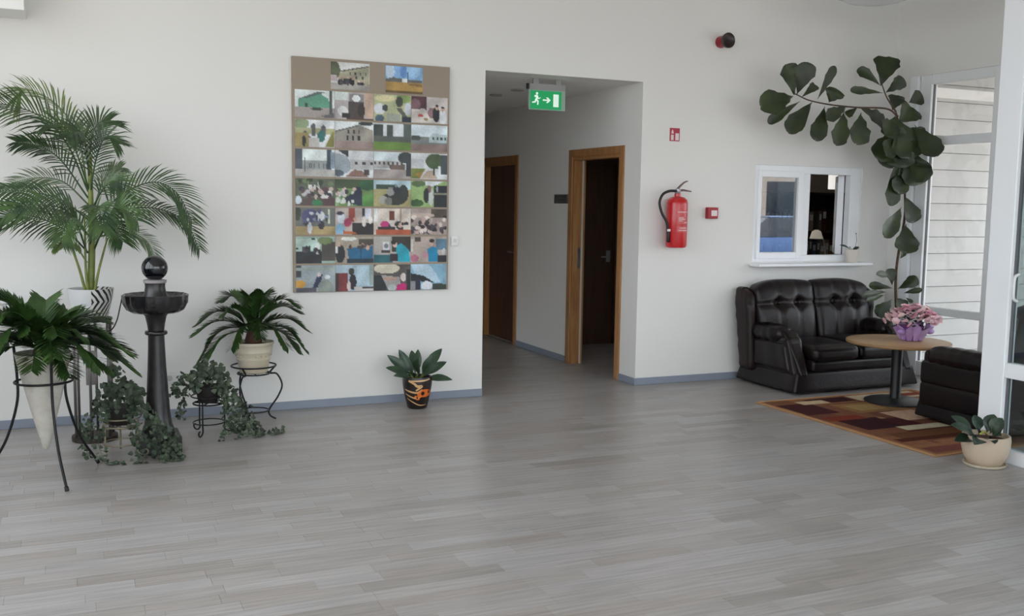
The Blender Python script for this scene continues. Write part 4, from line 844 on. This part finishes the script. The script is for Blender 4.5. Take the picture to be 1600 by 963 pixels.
swirl([(-.6, .225), (-.2, .205), (0, .185), (.3, .185), (.1, .165), (-.1, .15)], .02, TAN)
swirl([(.0, .12), (.4, .128), (.8, .128), (1.2, .125)], .062, OR); swirl([(-.2, .105), (0, .092), (.2, .088)], .03, OR)
DKG = mat('black_glaze', S(34, 26, 22), .3)
def spot(a0, z0, r_):
    mb = MB(); pts = []
    for k in range(14):
        a = a0-.32+r_/.11*math.cos(k*PI/7); z = z0+r_*math.sin(k*PI/7); r = rad(z)+.0024; pts.append((r*math.sin(a), -r*math.cos(a), z))
    mb.v = pts; mb.f = [tuple(range(14))]; mb.build('painted_spot', DKG, t, fix=False)
spot(.42, .128, .016); spot(.95, .135, .012); spot(.0, .094, .008)
MB().lathe([(.001, .228), (.1, .226)], 20).build('soil', M_soil, t)
G_br = leafmat('broad_leaf', S(36, 58, 42), S(60, 84, 58), .35)
rr = random.Random(3)
for az, el, ln, wd in ((3.0, .55, .24, .075), (3.3, .2, .24, .07), (3.5, -.05, .2, .06), (2.6, .9, .2, .07), (.15, .7, .25, .08), (-.1, .3, .22, .075), (-.35, -.25, .26, .07), (.4, .15, .2, .06), (1.6, .9, .18, .07), (4.4, .7, .17, .08), (5.2, .35, .2, .075), (4.0, .2, .18, .07), (1.2, 1.1, .17, .06), (2.0, .6, .2, .07), (5.6, .9, .16, .06)):
    d = Vector((math.cos(az)*math.cos(el), math.sin(az)*math.cos(el), math.sin(el)))
    b = Vector((.02*math.cos(az), .02*math.sin(az), .24)); tip = b+Vector((0, 0, .05))+d*ln
    lf = obovate(b+d*ln*.12, tip, wd, (-.3+.3*math.cos(az), -.7, .8), .12, .12, G_br, t, fiddle=False)
    MB().tube([b-Vector((0, 0, .02)), b+d*ln*.16], .004, 5).build('leaf_stalk', G_stem, t)

# --- cream pot on saucer by the partition
cp = (5.135, -3.10, 0)
t = thing('potted_plant', 'low leafy plant in a round cream pot and saucer beside the white partition', 'plant', cp)
MB().lathe([(.10, 0), (.118, .004), (.128, .018), (.122, .02), (.112, .010), (.001, .008)], 40).build('saucer', M_cpot, t, smooth='angle')
MB().lathe([(.088, .010), (.10, .018), (.128, .07), (.14, .12), (.142, .165), (.138, .195), (.128, .196), (.126, .165), (.001, .16)], 44).build('pot', mat('cream_glaze', S(200, 180, 158), .4), t, smooth='angle')
MB().lathe([(.001, .168), (.127, .165)], 24).build('soil', mat('reddish_soil', S(70, 40, 30), .95), t)
G_dk = leafmat('dark_leaf', S(32, 50, 40), S(48, 68, 44), .4)
for az, el, ln, wd in ((3.3, .25, .22, .09), (3.7, -.05, .24, .09), (2.9, .3, .2, .08), (4.2, -.1, .17, .08), (4.6, .1, .12, .08), (.1, .9, .13, .10), (-.4, .75, .13, .09), (3.5, .6, .15, .08), (1.2, .8, .12, .08), (2.2, .5, .18, .08), (3.1, -.15, .2, .08), (5.2, .5, .1, .07)):
    d = Vector((math.cos(az)*math.cos(el), math.sin(az)*math.cos(el), math.sin(el))); b = Vector((-.03+.02*math.cos(az), .02*math.sin(az), .185))
    obovate(b+d*.03, b+d*ln+Vector((0, 0, .03)), wd, (-.2, -.6, .9), .16, .12, G_dk, t, fiddle=False)
MB().tube(spline([(-.02, -.02, .2), (-.08, -.05, .23), (-.14, -.07, .225)], 8), .006, 6).build('leaf_stalk', mat('yellow_leaf', S(168, 168, 70), .5), t, smooth=True)
obovate((.05, .0, .2), (.12, -.02, .185), .05, (0, -.4, 1), .1, .1, mat('yellow_leaf', S(168, 168, 70), .5), t, fiddle=False)

# --- small pot on the window sill
t = thing('sill_plant', 'small orchid without flowers in a white pot on the window sill', 'plant', (6.80, -.075, 1.062))
MB().lathe([(.052, 0), (.056, .004), (.066, .115), (.068, .125), (.062, .125), (.001, .11)], 28).build('pot', mat('white_pot', S(224, 216, 204), .5), t, smooth='angle')
MB().lathe([(.001, .116), (.06, .114)], 20).build('soil', M_soil, t)
for az, ln in ((PI, .16), (.3, .08), (PI*1.2, .08), (-.4, .06)):
    obovate((0, 0, .12), (ln*math.cos(az), .3*ln*math.sin(az)-.02, .125+ln*.32), .032, (0, -.7, .7), .14, .1, G_dk, t, fiddle=False)
MB().tube(spline([(.03, 0, .12), (.045, -.005, .2), (.04, 0, .27)], 8), .002, 5).build('flower_stalk', mat('dark_stalk', S(60, 54, 44), .6), t)
MB().sphere((.04, 0, .275), .006, 8, 6).build('bud', mat('dark_stalk', S(60, 54, 44), .6), t, smooth=True)
# ------------------------------------------------------------------ leather suite
def rbox(mb, c, h, r, fn=None, n=8):
    """soft block: centre c, half sizes h, edge radius r, optional deform"""
    def ax(hh):
        rr_ = min(r, hh*.98); inn = hh-rr_
        mid = [-inn+2*inn*i/n for i in range(n+1)]
        return [-hh, -inn-rr_*.75, -inn-rr_*.35]+mid+[inn+rr_*.35, inn+rr_*.75, hh]
    A = [ax(v) for v in h]; idx = {}
    def vid(p):
        k = tuple(round(v, 5) for v in p)
        if k not in idx:
            q = Vector(p); inn = Vector([max(-(h[i]-min(r, h[i]*.98)), min(h[i]-min(r, h[i]*.98), q[i])) for i in range(3)])
            d = q-inn
            if d.length > 1e-9:
                m_ = max(abs(d[i])/min(r, h[i]*.98) for i in range(3))
                d = d.normalized()*m_; d = Vector([d[i]*min(r, h[i]*.98) for i in range(3)])
            q = inn+d
            if fn: q = fn(q)
            idx[k] = len(mb.v); mb.v.append((c[0]+q.x, c[1]+q.y, c[2]+q.z))
        return idx[k]
    for a in range(3):
        b, e = (a+1) % 3, (a+2) % 3
        for sgn in (-1, 1):
            for i in range(len(A[b])-1):
                for j in range(len(A[e])-1):
                    q = []
                    for di, dj in ((0, 0), (1, 0), (1, 1), (0, 1)):
                        p = [0, 0, 0]; p[a] = sgn*h[a]; p[b] = A[b][i+di]; p[e] = A[e][j+dj]; q.append(vid(p))
                    mb.f.append(tuple(q))
    return mb
M_lea = mat('dark_leather', S(27, 19, 19), .3, noise=S(19, 14, 16), nscale=5, bump=.12, bscale=45, spec=.28)
M_lea2 = mat('brown_leather_trim', S(36, 24, 22), .36, noise=S(28, 18, 18), nscale=6, bump=.12, bscale=45, spec=.28)
def suite(t, seats, slant):
    """leather seat facing -Y, origin at floor centre; seats = number of places"""
    sw = .50; W2 = seats*sw/2; AW = .165; HX = W2+AW      # half inner width, arm width, half outer width
    # plinth with a slightly flared skirt
    def flare(q): k = 1+.03*(.07-q.z)/.07 if q.z < .07 else 1; return Vector((q.x*k, q.y*k, q.z))
    rbox(MB(), (0, -.02, .105), (HX-.01, .385, .085), .02, flare, 8).build('plinth', M_lea, t, smooth=True)
    for x in (-1, 1):
        for y in (-.32, .3): MB().lathe([(.022, 0), (.026, .025)], 12, (x*(HX-.08), y, 0)).build('foot', M_black, t)
    rbox(MB(), (0, -.10, .235), (W2-.005, .315, .05), .03).build('front_rail', M_lea, t, smooth=True)
    for k in range(seats):
        x = -W2+sw*(k+.5)
        def puff(q, hx=sw/2): 
            f = (1-(q.x/hx)**2)*(1-((q.y)/.33)**2)
            return Vector((q.x, q.y, q.z+(.025*f if q.z > 0 else 0)-.03*max(0, (-q.y-.22))*3))
        rbox(MB(), (x, -.11, .345), (sw/2-.004, .33, .065), .05, puff).build('seat_cushion', M_lea, t, smooth=True)
        outer = 0 if seats == 1 else (-1 if k == 0 else 1)
        bw = sw/2+(.075 if seats > 1 else .06)
        bx = x+outer*.07
        tz = .28
        tuf = [(-.11, .08), (.11, .08)]
        def back(q, bw=bw, outer=outer):
            x_, y_, z_ = q
            u = x_/bw
            top = max(0, z_)/tz
            z2 = z_-.055*top*(abs(u)**2.2 if outer == 0 or u*outer > 0 else .35*abs(u)**3)
            ff = -y_ if y_ < 0 else 0
            y2 = y_
            if y_ < .0:
                y2 -= .045*(1-u*u)*(1-(z_/tz)**2)
                for tx_, tz_ in tuf:
                    y2 += .055*math.exp(-((x_-tx_)**2+(z_-tz_)**2)/.0022)
                y2 += .018*math.exp(-((z_-.08)/.018)**2)
                for tx_, _ in tuf: y2 += .016*math.exp(-((x_-tx_)/.016)**2)*(1 if z_ < .08 else .6)
            a_ = -.22; yy = y2*math.cos(a_)-z2*math.sin(a_)*1.0; zz = z2
            return Vector((x_*(1-.05*max(0, -z_)/tz), yy, zz))
        bk = rbox(MB(), (bx, .22, .645), (bw, .085, tz), .06, back, 20).build('back_cushion', M_lea, t, smooth=True)
        for tx_, tz_ in tuf: MB().sphere((bx+tx_, .128+.016, .645+tz_), .014, 10, 6).build('button', M_lea2, bk, smooth=True)
    # outer back shell with padded wings
    sh = MB(); prof = [(-HX+.02, .10), (HX-.02, .10), (HX-.01, .70), (HX-.05, .82), (HX-.14, .87), (0, .88), (-HX+.14, .87), (-HX+.05, .82), (-HX+.01, .70)]
    def lean(v): x, y, z = v; return (x, y+.20*max(0, z-.2)*.35, z)
    sh.prism(prof, 'y', .27, .37); sh.v = [lean(v) for v in sh.v]
    sh.build('back_shell', M_lea2, t, bevel=.03, seg=4, smooth=True)
    for sx in (-1, 1):
        def wing(q, sx=sx):
            k = (q.z+.37)/.74
            return Vector((q.x+sx*(.035*k-.03*max(0, k-.8)*3)+.004*math.sin(q.z*45), q.y*(.75+.25*k)+.055*k-.10*max(0, k-.86)*-3*(q.y < 0)*.6, q.z-(.05*max(0, -q.y)/.12 if k > .8 else 0)))
        rbox(MB(), (sx*(HX-.005), .245, .49), (.05, .115, .37), .045, wing, 12).build('wing', M_lea2, t, smooth=True)
    for sx in (-1, 1):
        xc = sx*(W2+AW/2); s_ = slant
        def body(q, s_=s_):
            k = (q.z+.17)/.34; yy = q.y
            if q.y < 0: yy = q.y*(1-(.36*s_)*k)
            return Vector((q.x+.003*math.sin(yy*45), yy, q.z))
        arm = rbox(MB(), (xc, -.03, .31), (AW/2-.004, .365, .17), .04, body, 10).build('armrest', M_lea, t, smooth=True)
        yf = -.40+s_*.21
        def roll(q):
            return Vector((q.x*(1+.10*math.cos(q.y*9))+.003*math.sin(q.y*70), q.y, q.z+.010*math.cos(q.y*5)+.003*math.sin(q.y*55)))
        rbox(MB(), (xc+sx*.014, (yf+.27)/2, .475), (AW/2+.012, (.27-yf)/2, .082), .08, roll, 14).build('arm_pad', M_lea, arm, smooth=True)
        def scroll(q, s_=s_):
            k = (q.z+.19)/.38
            return Vector((q.x*(.55+.5*k), q.y+s_*.205*k*(.6+.4*k), q.z))
        rbox(MB(), (xc, -.385, .335), (.075, .035, .19), .034, scroll, 10).build('arm_scroll', M_lea, arm, smooth=True)
        if s_ < .3:
            for zc in (.20, .36):
                rbox(MB(), (sx*(W2+AW-.008), -.06, zc), (.03, .33, .088), .03, None, 8).build('side_panel', M_lea, t, smooth=True)
        else:
            rbox(MB(), (sx*(W2+AW-.014), .0, .30), (.024, .25, .115), .024, lambda q: Vector((q.x+.005*math.sin(q.y*38), q.y-(.07*(.5-q.z/.23) if q.y < 0 else 0), q.z)), 10).build('side_panel', M_lea, t, smooth=True)
sofa = thing('leather_sofa', 'dark brown leather two-seat sofa with button-tufted back under the window', 'sofa', (6.185, -.47, 0))
suite(sofa, 2, 1.0)
arm = thing('leather_armchair', 'dark brown leather armchair turned towards the sofa, beside the white partition', 'armchair', (6.21, -2.33, .0095), PI)
suite(arm, 1, .15)

# ------------------------------------------------------------------ rug
rx0, rx1, ry0, ry1 = 5.0, 6.66, -2.84, -1.03
rug = thing('patterned_rug', 'brown, orange and beige block-patterned rug under the table', 'rug', (rx0, ry0, 0))
def rugpat():
    r = random.Random(8); w, d = rx1-rx0, ry1-ry0
    sh = []
    cols = ['8c6448', '7c5440', '98704e', '70483a', 'a27e5a', '885c44']
    for i in range(6):
        for j in range(7): sh.append(('r', i/6, j/7, (i+1)/6+.01, (j+1)/7+.01, r.choice(cols)))
    # v runs from the far edge (0) to the near edge (1)
    for s in (('r', .03, .10, .22, .30, '4a2a2c'), ('r', .25, .03, .5, .12, '42262c'), ('r', .18, .06, .34, .12, 'c8b090'), ('r', .52, .02, .95, .14, 'cbb99e'), ('r', .62, .06, .98, .11, '8a4a3c'),
              ('r', .3, .16, .62, .34, '8e6c46'), ('r', .34, .2, .5, .30, 'a08458'), ('r', .08, .42, .30, .60, '3a2226'), ('r', .05, .36, .26, .43, '7c3a2c'), ('r', .30, .46, .40, .62, '4a2628'),
              ('r', .40, .36, .72, .52, 'c4a48c'), ('r', .24, .60, .50, .66, 'c4bca0'), ('r', .22, .665, .5, .69, '2e2024'), ('r', .5, .58, .75, .68, '5c3428'), ('r', .6, .3, .95, .4, '8c6048'),
              ('r', .1, .68, .6, .76, '6a4632'), ('r', .05, .76, .9, .80, '4e2c22'), ('r', .2, .82, .8, .9, '8a6044'), ('r', .55, .7, .95, .8, '3c201c'), ('r', .7, .52, .98, .6, 'c0a07c'), ('r', .04, .9, .96, .97, '74463e')): sh.append(s)
    for a in (('r', 0, 0, .022, 1, 'b08660'), ('r', .978, 0, 1, 1, 'b08660'), ('r', 0, 0, 1, .018, 'b08660'), ('r', 0, .982, 1, 1, 'b08660')): sh.append(a)
    nx, ny = 110, 110; mb = MB()
    for j in range(ny+1):
        for i in range(nx+1): mb.v.append((w*i/nx, d*(1-j/ny), .009))
    for j in range(ny):
        for i in range(nx):
            a = j*(nx+1)+i; mb.f.append((a, a+nx+1, a+nx+2, a+1))
    mb.c = raster('885c44', sh, nx, ny, .015)
    n = len(mb.v); mb.v += [(0, 0, 0.001), (w, 0, 0.001), (w, d, 0.001), (0, d, 0.001)]; mb.c += [hexc('a07a56')]*4
    bl, br_, tr_, tl = ny*(nx+1), ny*(nx+1)+nx, nx, 0
    mb.f += [(bl, n, n+1, br_), (br_, n+1, n+2, tr_), (tr_, n+2, n+3, tl), (tl, n+3, n, bl)]
    mb.build('pile', vcol_mat('rug_weave', .95, .05, .5, 500), rug, fix=False)
    bd = MB(); bd.tube([(0, 0, .006), (w, 0, .006), (w, d, .006), (0, d, .006)], .006, 6, closed=True)
    bd.build('bound_edge', mat('rug_binding', S(170, 128, 88), .9), rug)
rugpat()

# ------------------------------------------------------------------ round table and flowers
tb = thing('round_table', 'round wooden pedestal table with a black pole and disc foot', 'table', (6.10, -1.40, .0095))
MB().lathe([(.001, .475), (.36, .475), (.398, .482), (.40, .49), (.398, .502), (.39, .505), (.001, .505)], 64).build('table_top', mat('pale_beech', S(190, 158, 116), .35, noise=S(176, 140, 98), nscale=4, stretch=(1, 8, 1)), tb, smooth='angle')
MB().lathe([(.399, .480), (.4035, .482), (.4035, .502), (.399, .504)], 64).build('edge_band', mat('beech_edge', S(150, 116, 80), .35), tb, smooth=True)
MB().lathe([(.045, .02), (.042, .03), (.042, .465), (.12, .468), (.12, .475)], 32).build('pole', M_black, tb, smooth='angle')
MB().lathe([(.24, 0), (.24, .012), (.22, .02), (.06, .032), (.045, .034)], 48).build('foot_disc', mat('dark_cast_iron', S(34, 34, 37), .4), tb, smooth='angle')
fl = thing('flower_pot', 'pink flowering plant in purple wrapping on the round table', 'flowers', (6.22, -1.42, .515))
M_pur = mat('purple_wrap', S(168, 128, 186), .3, noise=S(198, 172, 210), nscale=10)
MB().lathe([(.07, 0), (.075, .003), (.09, .10), (.095, .12), (.088, .12), (.001, .1)], 28).build('pot', mat('purple_pot', S(128, 70, 140), .4), fl, smooth='angle')
rr = random.Random(2)
wr = MB(); A = []; B = []
for i in range(41):
    a = 2*PI*i/40; f = .012*math.sin(a*9)
    A.append((( .082+f)*math.cos(a), (.082+f)*math.sin(a), .004)); B.append(((.125+f*2.2)*math.cos(a), (.125+f*2.2)*math.sin(a), .12+.03*math.sin(a*5)))
wr.strip(A, B); wr.build('wrapping', M_pur, fl, smooth=True, fix=False)
bw = MB()
for ax_, az_ in ((.16, .07), (.15, .11), (-.15, .08)):
    bw.sphere((ax_, -.04, az_), .035, 10, 6, (1.3, .5, .7))
bw.build('ribbon_bow', mat('lilac_ribbon', S(176, 140, 200), .35), fl, smooth=True)
fo2 = MB()
G_fl = leafmat('flower_leaf', S(34, 48, 30), S(50, 66, 40), .5)
for k in range(150):
    a = rr.uniform(0, 2*PI); q = rr.uniform(.2, 1); c = Vector((.2*q*math.cos(a), .16*q*math.sin(a), .12+rr.uniform(0, .12)))
    d = Vector((math.cos(a), math.sin(a), rr.uniform(-.2, .6))).normalized(); x = d.cross(Vector((0, 0, 1))).normalized(); s_ = rr.uniform(.03, .05); st_ = len(fo2.v)
    for u, v in ((0, 0), (-.4, .5), (0, 1.1), (.4, .5)): fo2.v.append(tuple(c+x*u*s_+d*v*s_))
    fo2.f.append((st_, st_+1, st_+2, st_+3))
tag(fo2.build('foliage', G_fl, fl, fix=False), kind='stuff')
M_pk = [mat('pink_petal', S(246, 208, 216), .5, rnd=.1), mat('deep_pink_petal', S(236, 178, 194), .5, rnd=.1), mat('peach_petal', S(248, 222, 216), .5, rnd=.1)]
def blossom_mesh(m_):
    mb = MB()
    for ring, (r0, tilt, n_) in enumerate(((.030, .35, 6), (.021, .8, 5), (.012, 1.2, 4))):
        for k in range(n_):
            a = 2*PI*k/n_+ring*.5; d = Vector((math.cos(a)*math.cos(tilt), math.sin(a)*math.cos(tilt), math.sin(tilt))); x = Vector((-math.sin(a), math.cos(a), 0)); st_ = len(mb.v)
            for u, v in ((0, 0), (-.5, .5), (-.35, .95), (.35, .95), (.5, .5)): mb.v.append(tuple(d*v*r0+x*u*r0*1.2))
            mb.f.append((st_, st_+1, st_+2, st_+3, st_+4))
    me = bpy.data.meshes.new('blossom'); me.from_pydata(mb.v, [], mb.f); me.materials.append(m_); return me
BM_ = [blossom_mesh(m_) for m_ in M_pk]
for k in range(70):
    a = 2*PI*k*.618; q = math.sqrt((k+.5)/70); x, y = .26*q*math.cos(a), .18*q*math.sin(a)
    z = .275-.12*q**2+rr.uniform(-.012, .012)
    o = bpy.data.objects.new('blossom', BM_[rr.choice((0, 0, 1, 2)) if x < .12 else rr.choice((0, 1, 1))]); COL.objects.link(o); o.parent = fl
    o.location = (x, y, z); o.rotation_euler = (rr.uniform(-.4, .4)-y*4, x*4+rr.uniform(-.3, .3), a); s_ = rr.uniform(.95, 1.3); o.scale = (s_, s_, s_)

# ------------------------------------------------------------------ reception room behind the window
M_dkw = mat('dark_shelving', S(52, 40, 34), .5)
sh = thing('bookcase', 'dark open bookcase against the beige reception wall', 'bookcase', (8.55, 3.0, 0))
for x in (-.8, 0, .8): MB().box(x-.015, -.17, 0, x+.015, .19, 1.78).build('side_panel', M_dkw, sh)
for z in (.05, .45, .85, 1.25, 1.75): MB().box(-.785, -.165, z, .785, .18, z+.025).build('shelf', M_dkw, sh)
MB().box(-.785, .18, .05, .785, .195, 1.75).build('back_panel', M_dkw, sh)
cols = [S(120, 110, 100), S(70, 90, 120), S(150, 140, 130), S(90, 60, 50), S(60, 66, 70)]; cname = ['grey-brown', 'blue', 'pale beige', 'dark red-brown', 'slate grey']
rr = random.Random(6)
for z in (.875, 1.275):
    x = -.7
    while x < .7:
        w_ = rr.uniform(.05, .08); h_ = rr.uniform(.24, .31); k = rr.randrange(5)
        if rr.random() < .6 and abs(x+w_/2) > .06:
            b = thing('ring_binder', '%s ring binder on the %s shelf of the dark bookcase' % (cname[k], 'upper' if z > 1 else 'middle'), 'binder', (8.55+x+w_/2, 2.94, z+.0005), group='%s binders on the %s shelf' % (cname[k], 'upper' if z > 1 else 'middle'))
            MB().box(-w_/2+.002, -.1, 0, w_/2-.002, .1, h_).build('cover', mat('binder_%d' % k, cols[k], .6), b, bevel=.003)
            MB().box(-w_/2+.012, -.102, h_*.55, w_/2-.012, -.1, h_*.85).build('spine_label', M_white, b)
        x += w_+.003
dk = thing('reception_desk', 'dark desk behind the reception window', 'desk', (7.35, 1.25, 0))
MB().box(-.7, -.35, .72, .7, .35, .75).build('desk_top', M_dkw, dk, bevel=.004)
for x in (-.66, .64): MB().box(x, -.33, 0, x+.03, .33, .72).build('side_panel', M_dkw, dk)
MB().box(-.63, .28, .2, .64, .3, .72).build('modesty_panel', M_dkw, dk)
mn = thing('monitor', 'black computer monitor on the reception desk', 'monitor', (7.25, 1.35, .75), .5)
MB().box(-.12, -.09, 0, .12, .09, .012).build('base', M_black, mn); MB().box(-.02, -.02, .012, .02, .02, .16).build('stand', M_black, mn)
MB().box(-.25, -.025, .12, .25, .02, .45).build('screen', M_black, mn, bevel=.006)
dl = thing('desk_lamp', 'small desk lamp with a pale shade in the reception room', 'lamp', (7.78, 1.42, .75))
MB().lathe([(.07, 0), (.07, .015), (.01, .02)], 20).build('base', M_white, dl); MB().tube(spline([(0, 0, .02), (.03, 0, .25), (-.02, 0, .48), (-.1, 0, .55)], 12), .008).build('arm', M_steel, dl, smooth=True)
MB().lathe([(.075, 0), (.05, .08), (.02, .1)], 20, (-.12, 0, .48)).build('lamp_shade', mat('lit_pale_shade', S(224, 214, 196), .5, emit=.08), dl, smooth=True)
ch = thing('office_chair', 'blue office chair behind the reception desk', 'chair', (8.0, 1.95, 0), .4)
M_blu = mat('blue_fabric', S(64, 110, 150), .85)
rbox(MB(), (0, 0, .47), (.24, .23, .045), .04).build('seat', M_blu, ch, smooth=True); rbox(MB(), (0, .24, .85), (.22, .04, .27), .04).build('backrest', M_blu, ch, smooth=True)
MB().tube([(0, 0, .06), (0, 0, .43)], .03).build('column', M_black, ch); MB().box(-.02, .2, .45, .02, .26, .65).build('back_bracket', M_black, ch)
for k in range(5):
    a = k*2*PI/5; leg_ = MB().tube([(0, 0, .08), (.3*math.cos(a), .3*math.sin(a), .06)], .018).build('leg', M_black, ch); MB().sphere((.3*math.cos(a), .3*math.sin(a), .028), .028, 10, 6).build('castor', M_black, leg_)
pl = thing('ceiling_lamp', 'white cylinder lamp hanging in the reception room', 'lamp', (7.98, 1.55, 1.79))
MB().lathe([(.05, 0), (.055, .01), (.055, .45), (.02, .46)], 24).build('lamp_shade', mat('lit_opal_shade', S(235, 232, 225), .5, emit=.28), pl, smooth='angle'); MB().tube([(0, 0, .45), (0, 0, 2.7-1.790)], .004, 6).build('cord', M_black, pl)

# ------------------------------------------------------------------ outside
struct('ground_outside', MB().box(-40, -60, -.40, 60, 40, -.14), mat('gravel', S(128, 124, 118), .95, noise=S(108, 104, 98), nscale=3), 'grey gravel ground outside the glazing')
ws = MB(); ws.box(7.46, .30, -.14, 9.9, .42, 4.2)
out = struct('wall_outside', ws, mat('siding_backing', S(150, 150, 148), .8), 'white horizontal board siding seen through the grey glazed door')
M_side = mat('white_siding', S(206, 205, 203), .6, noise=S(196, 195, 192), nscale=3)
bd = MB(); bd.prism([(0, 0), (-.024, .004), (-.016, .171), (0, .171)], 'x', 0, 2.30)
bo = None
for k in range(24):
    if bo is None: bo = bd.build('siding_board', M_side, out); o = bo
    else: o = bo.copy(); COL.objects.link(o)
    o.parent = out; o.location = (7.47, .30, -.10+k*.174)
shade_roof = struct('ceiling_shade_roof', MB().box(RX+.15, -4.0, 3.0, 10.8, .3, 3.12), M_ceil, 'unseen roof added outside the glazed door to shade the siding')  # added roof out of view, cuts the sky light on siding and alcove
hedge_m = mat('hedge_green', S(58, 78, 44), .8, noise=S(34, 50, 28), nscale=5)
rr = random.Random(15)
for k, (x, y, h_) in enumerate(((11.2, 2.2, 2.0), (12.0, .6, 2.4), (13.4, -.6, 2.8), (11.4, 3.9, 2.6))):
    b = thing('garden_shrub', 'rounded green shrub growing outside beyond the siding', 'shrub', (x, y, -.14), group='shrubs outside')
    MB().tube([(0, 0, 0), (0, 0, h_*.4)], .05).build('stem', G_bark, b)
    mb = MB()
    for j in range(700):
        a = rr.uniform(0, 2*PI); ct = rr.uniform(-.9, 1); sn = math.sqrt(max(0, 1-ct*ct)); q = rr.uniform(.75, 1)
        c = Vector((.75*sn*math.cos(a)*q, .75*sn*math.sin(a)*q, h_*.55+h_*.45*ct*q)); d = Vector((rr.uniform(-1, 1), rr.uniform(-1, 1), rr.uniform(-1, 1))).normalized(); x_ = d.orthogonal().normalized(); st_ = len(mb.v)
        for u, v in ((0, 0), (-.5, .5), (0, 1.1), (.5, .5)): mb.v.append(tuple(c+x_*u*.16+d*v*.16))
        mb.f.append((st_, st_+1, st_+2, st_+3))
    tag(mb.build('foliage', hedge_m, b, fix=False), kind='stuff')
    MB().sphere((0, 0, h_*.55), .6, 12, 8, (1, 1, h_*.6)).build('inner_growth', hedge_m, b, smooth=True)
# parked blue car and a building, both mirrored in the left pane of the reception window
car = thing('parked_car', 'blue hatchback parked outside, mirrored in the reception window', 'car', (18.4, -15.6, -.14), .35)
M_car = mat('blue_car_paint', S(52, 80, 126), .25, coat=.8); M_cg = mat('dark_car_glass', S(30, 36, 44), .08)
body = MB(); sec = [(-2.0, .35, .55, .82), (-1.95, .3, .75, .85), (-1.0, .28, .90, .87), (.0, .26, .95, .88), (1.2, .26, .97, .88), (1.9, .3, .95, .86), (2.0, .36, .8, .82)]
for x, z0, z1, w_ in sec:
    body.v += [(x, -w_*.92, z0), (x, -w_, (z0+z1)/2), (x, -w_*.93, z1), (x, w_*.93, z1), (x, w_, (z0+z1)/2), (x, w_*.92, z0)]
for i in range(len(sec)-1):
    for k in range(6): a = i*6+k; b_ = i*6+(k+1) % 6; body.f.append((a, b_, b_+6, a+6))
body.f += [tuple(range(6)), tuple(range((len(sec)-1)*6, len(sec)*6))]
body.build('body', M_car, car, bevel=.04, smooth='angle')
cab = MB(); secs = [(-1.05, .88, .80), (-.35, 1.42, .62), (.9, 1.46, .62), (1.75, .95, .78)]
for x, z, w_ in secs: cab.v += [(x, -w_, z), (x, w_, z)]
cab.v += [(-1.05, -.82, .86), (-1.05, .82, .86), (1.75, -.82, .9), (1.75, .82, .9), (-.35, -.85, .9), (-.35, .85, .9), (.9, -.85, .92), (.9, .85, .92)]
cab.f += [(2, 3, 5, 4), (0, 1, 3, 2), (4, 5, 7, 6), (0, 2, 12), (2, 4, 14, 12), (4, 6, 14), (1, 13, 3), (3, 13, 15, 5), (5, 15, 7)]
cab.build('glasshouse', M_cg, car)
MB().box(-.33, -.60, 1.42, .88, .60, 1.475).build('roof', M_car, car, bevel=.02)
for x in (-1.25, 1.25):
    for y in (-.84, .84):
        wl = MB().lathe([(.2, -.1), (.31, -.1), (.32, -.08), (.32, .08), (.31, .1), (.2, .1)], 28).build('wheel', M_black, car, smooth='angle'); wl.matrix_local = Matrix.Translation((x, y*.95, .32)) @ Matrix.Rotation(PI/2, 4, 'X')
        MB().lathe([(.001, -.09), (.2, -.09), (.2, .09), (.001, .09)], 20).build('rim', M_steel, wl)
for y in (-.6, .6): MB().sphere((-1.95, y, .68), .13, 12, 8, (.6, 1.4, .8)).build('headlight', mat('lamp_glass', S(235, 238, 240), .1), car, smooth=True)
bl = thing('outbuilding', 'low brown building across the yard, mirrored in the reception window', 'building', (29, -29, -.14), .6)
MB().box(-7, -3, 0, 7, 3, 4.2).build('wall', mat('brown_render', S(128, 121, 116), .9), bl)
rf = MB(); rf.prism([(-3.4, 4.2), (3.4, 4.2), (0, 6.2)], 'x', -7.3, 7.3); rf.build('roof', mat('dark_roof', S(74, 66, 64), .8), bl)
for k in range(5):
    for sgn in (-1, 1):
        MB().box(-5.6+k*2.6, sgn*3-.04, 1.2, -4.4+k*2.6, sgn*3+.04, 2.8).build('window', M_cg, bl)
for x in (-7.02, 7.02): MB().box(x-.03, -1, 1.2, x+.03, 1, 2.8).build('window', M_cg, bl)
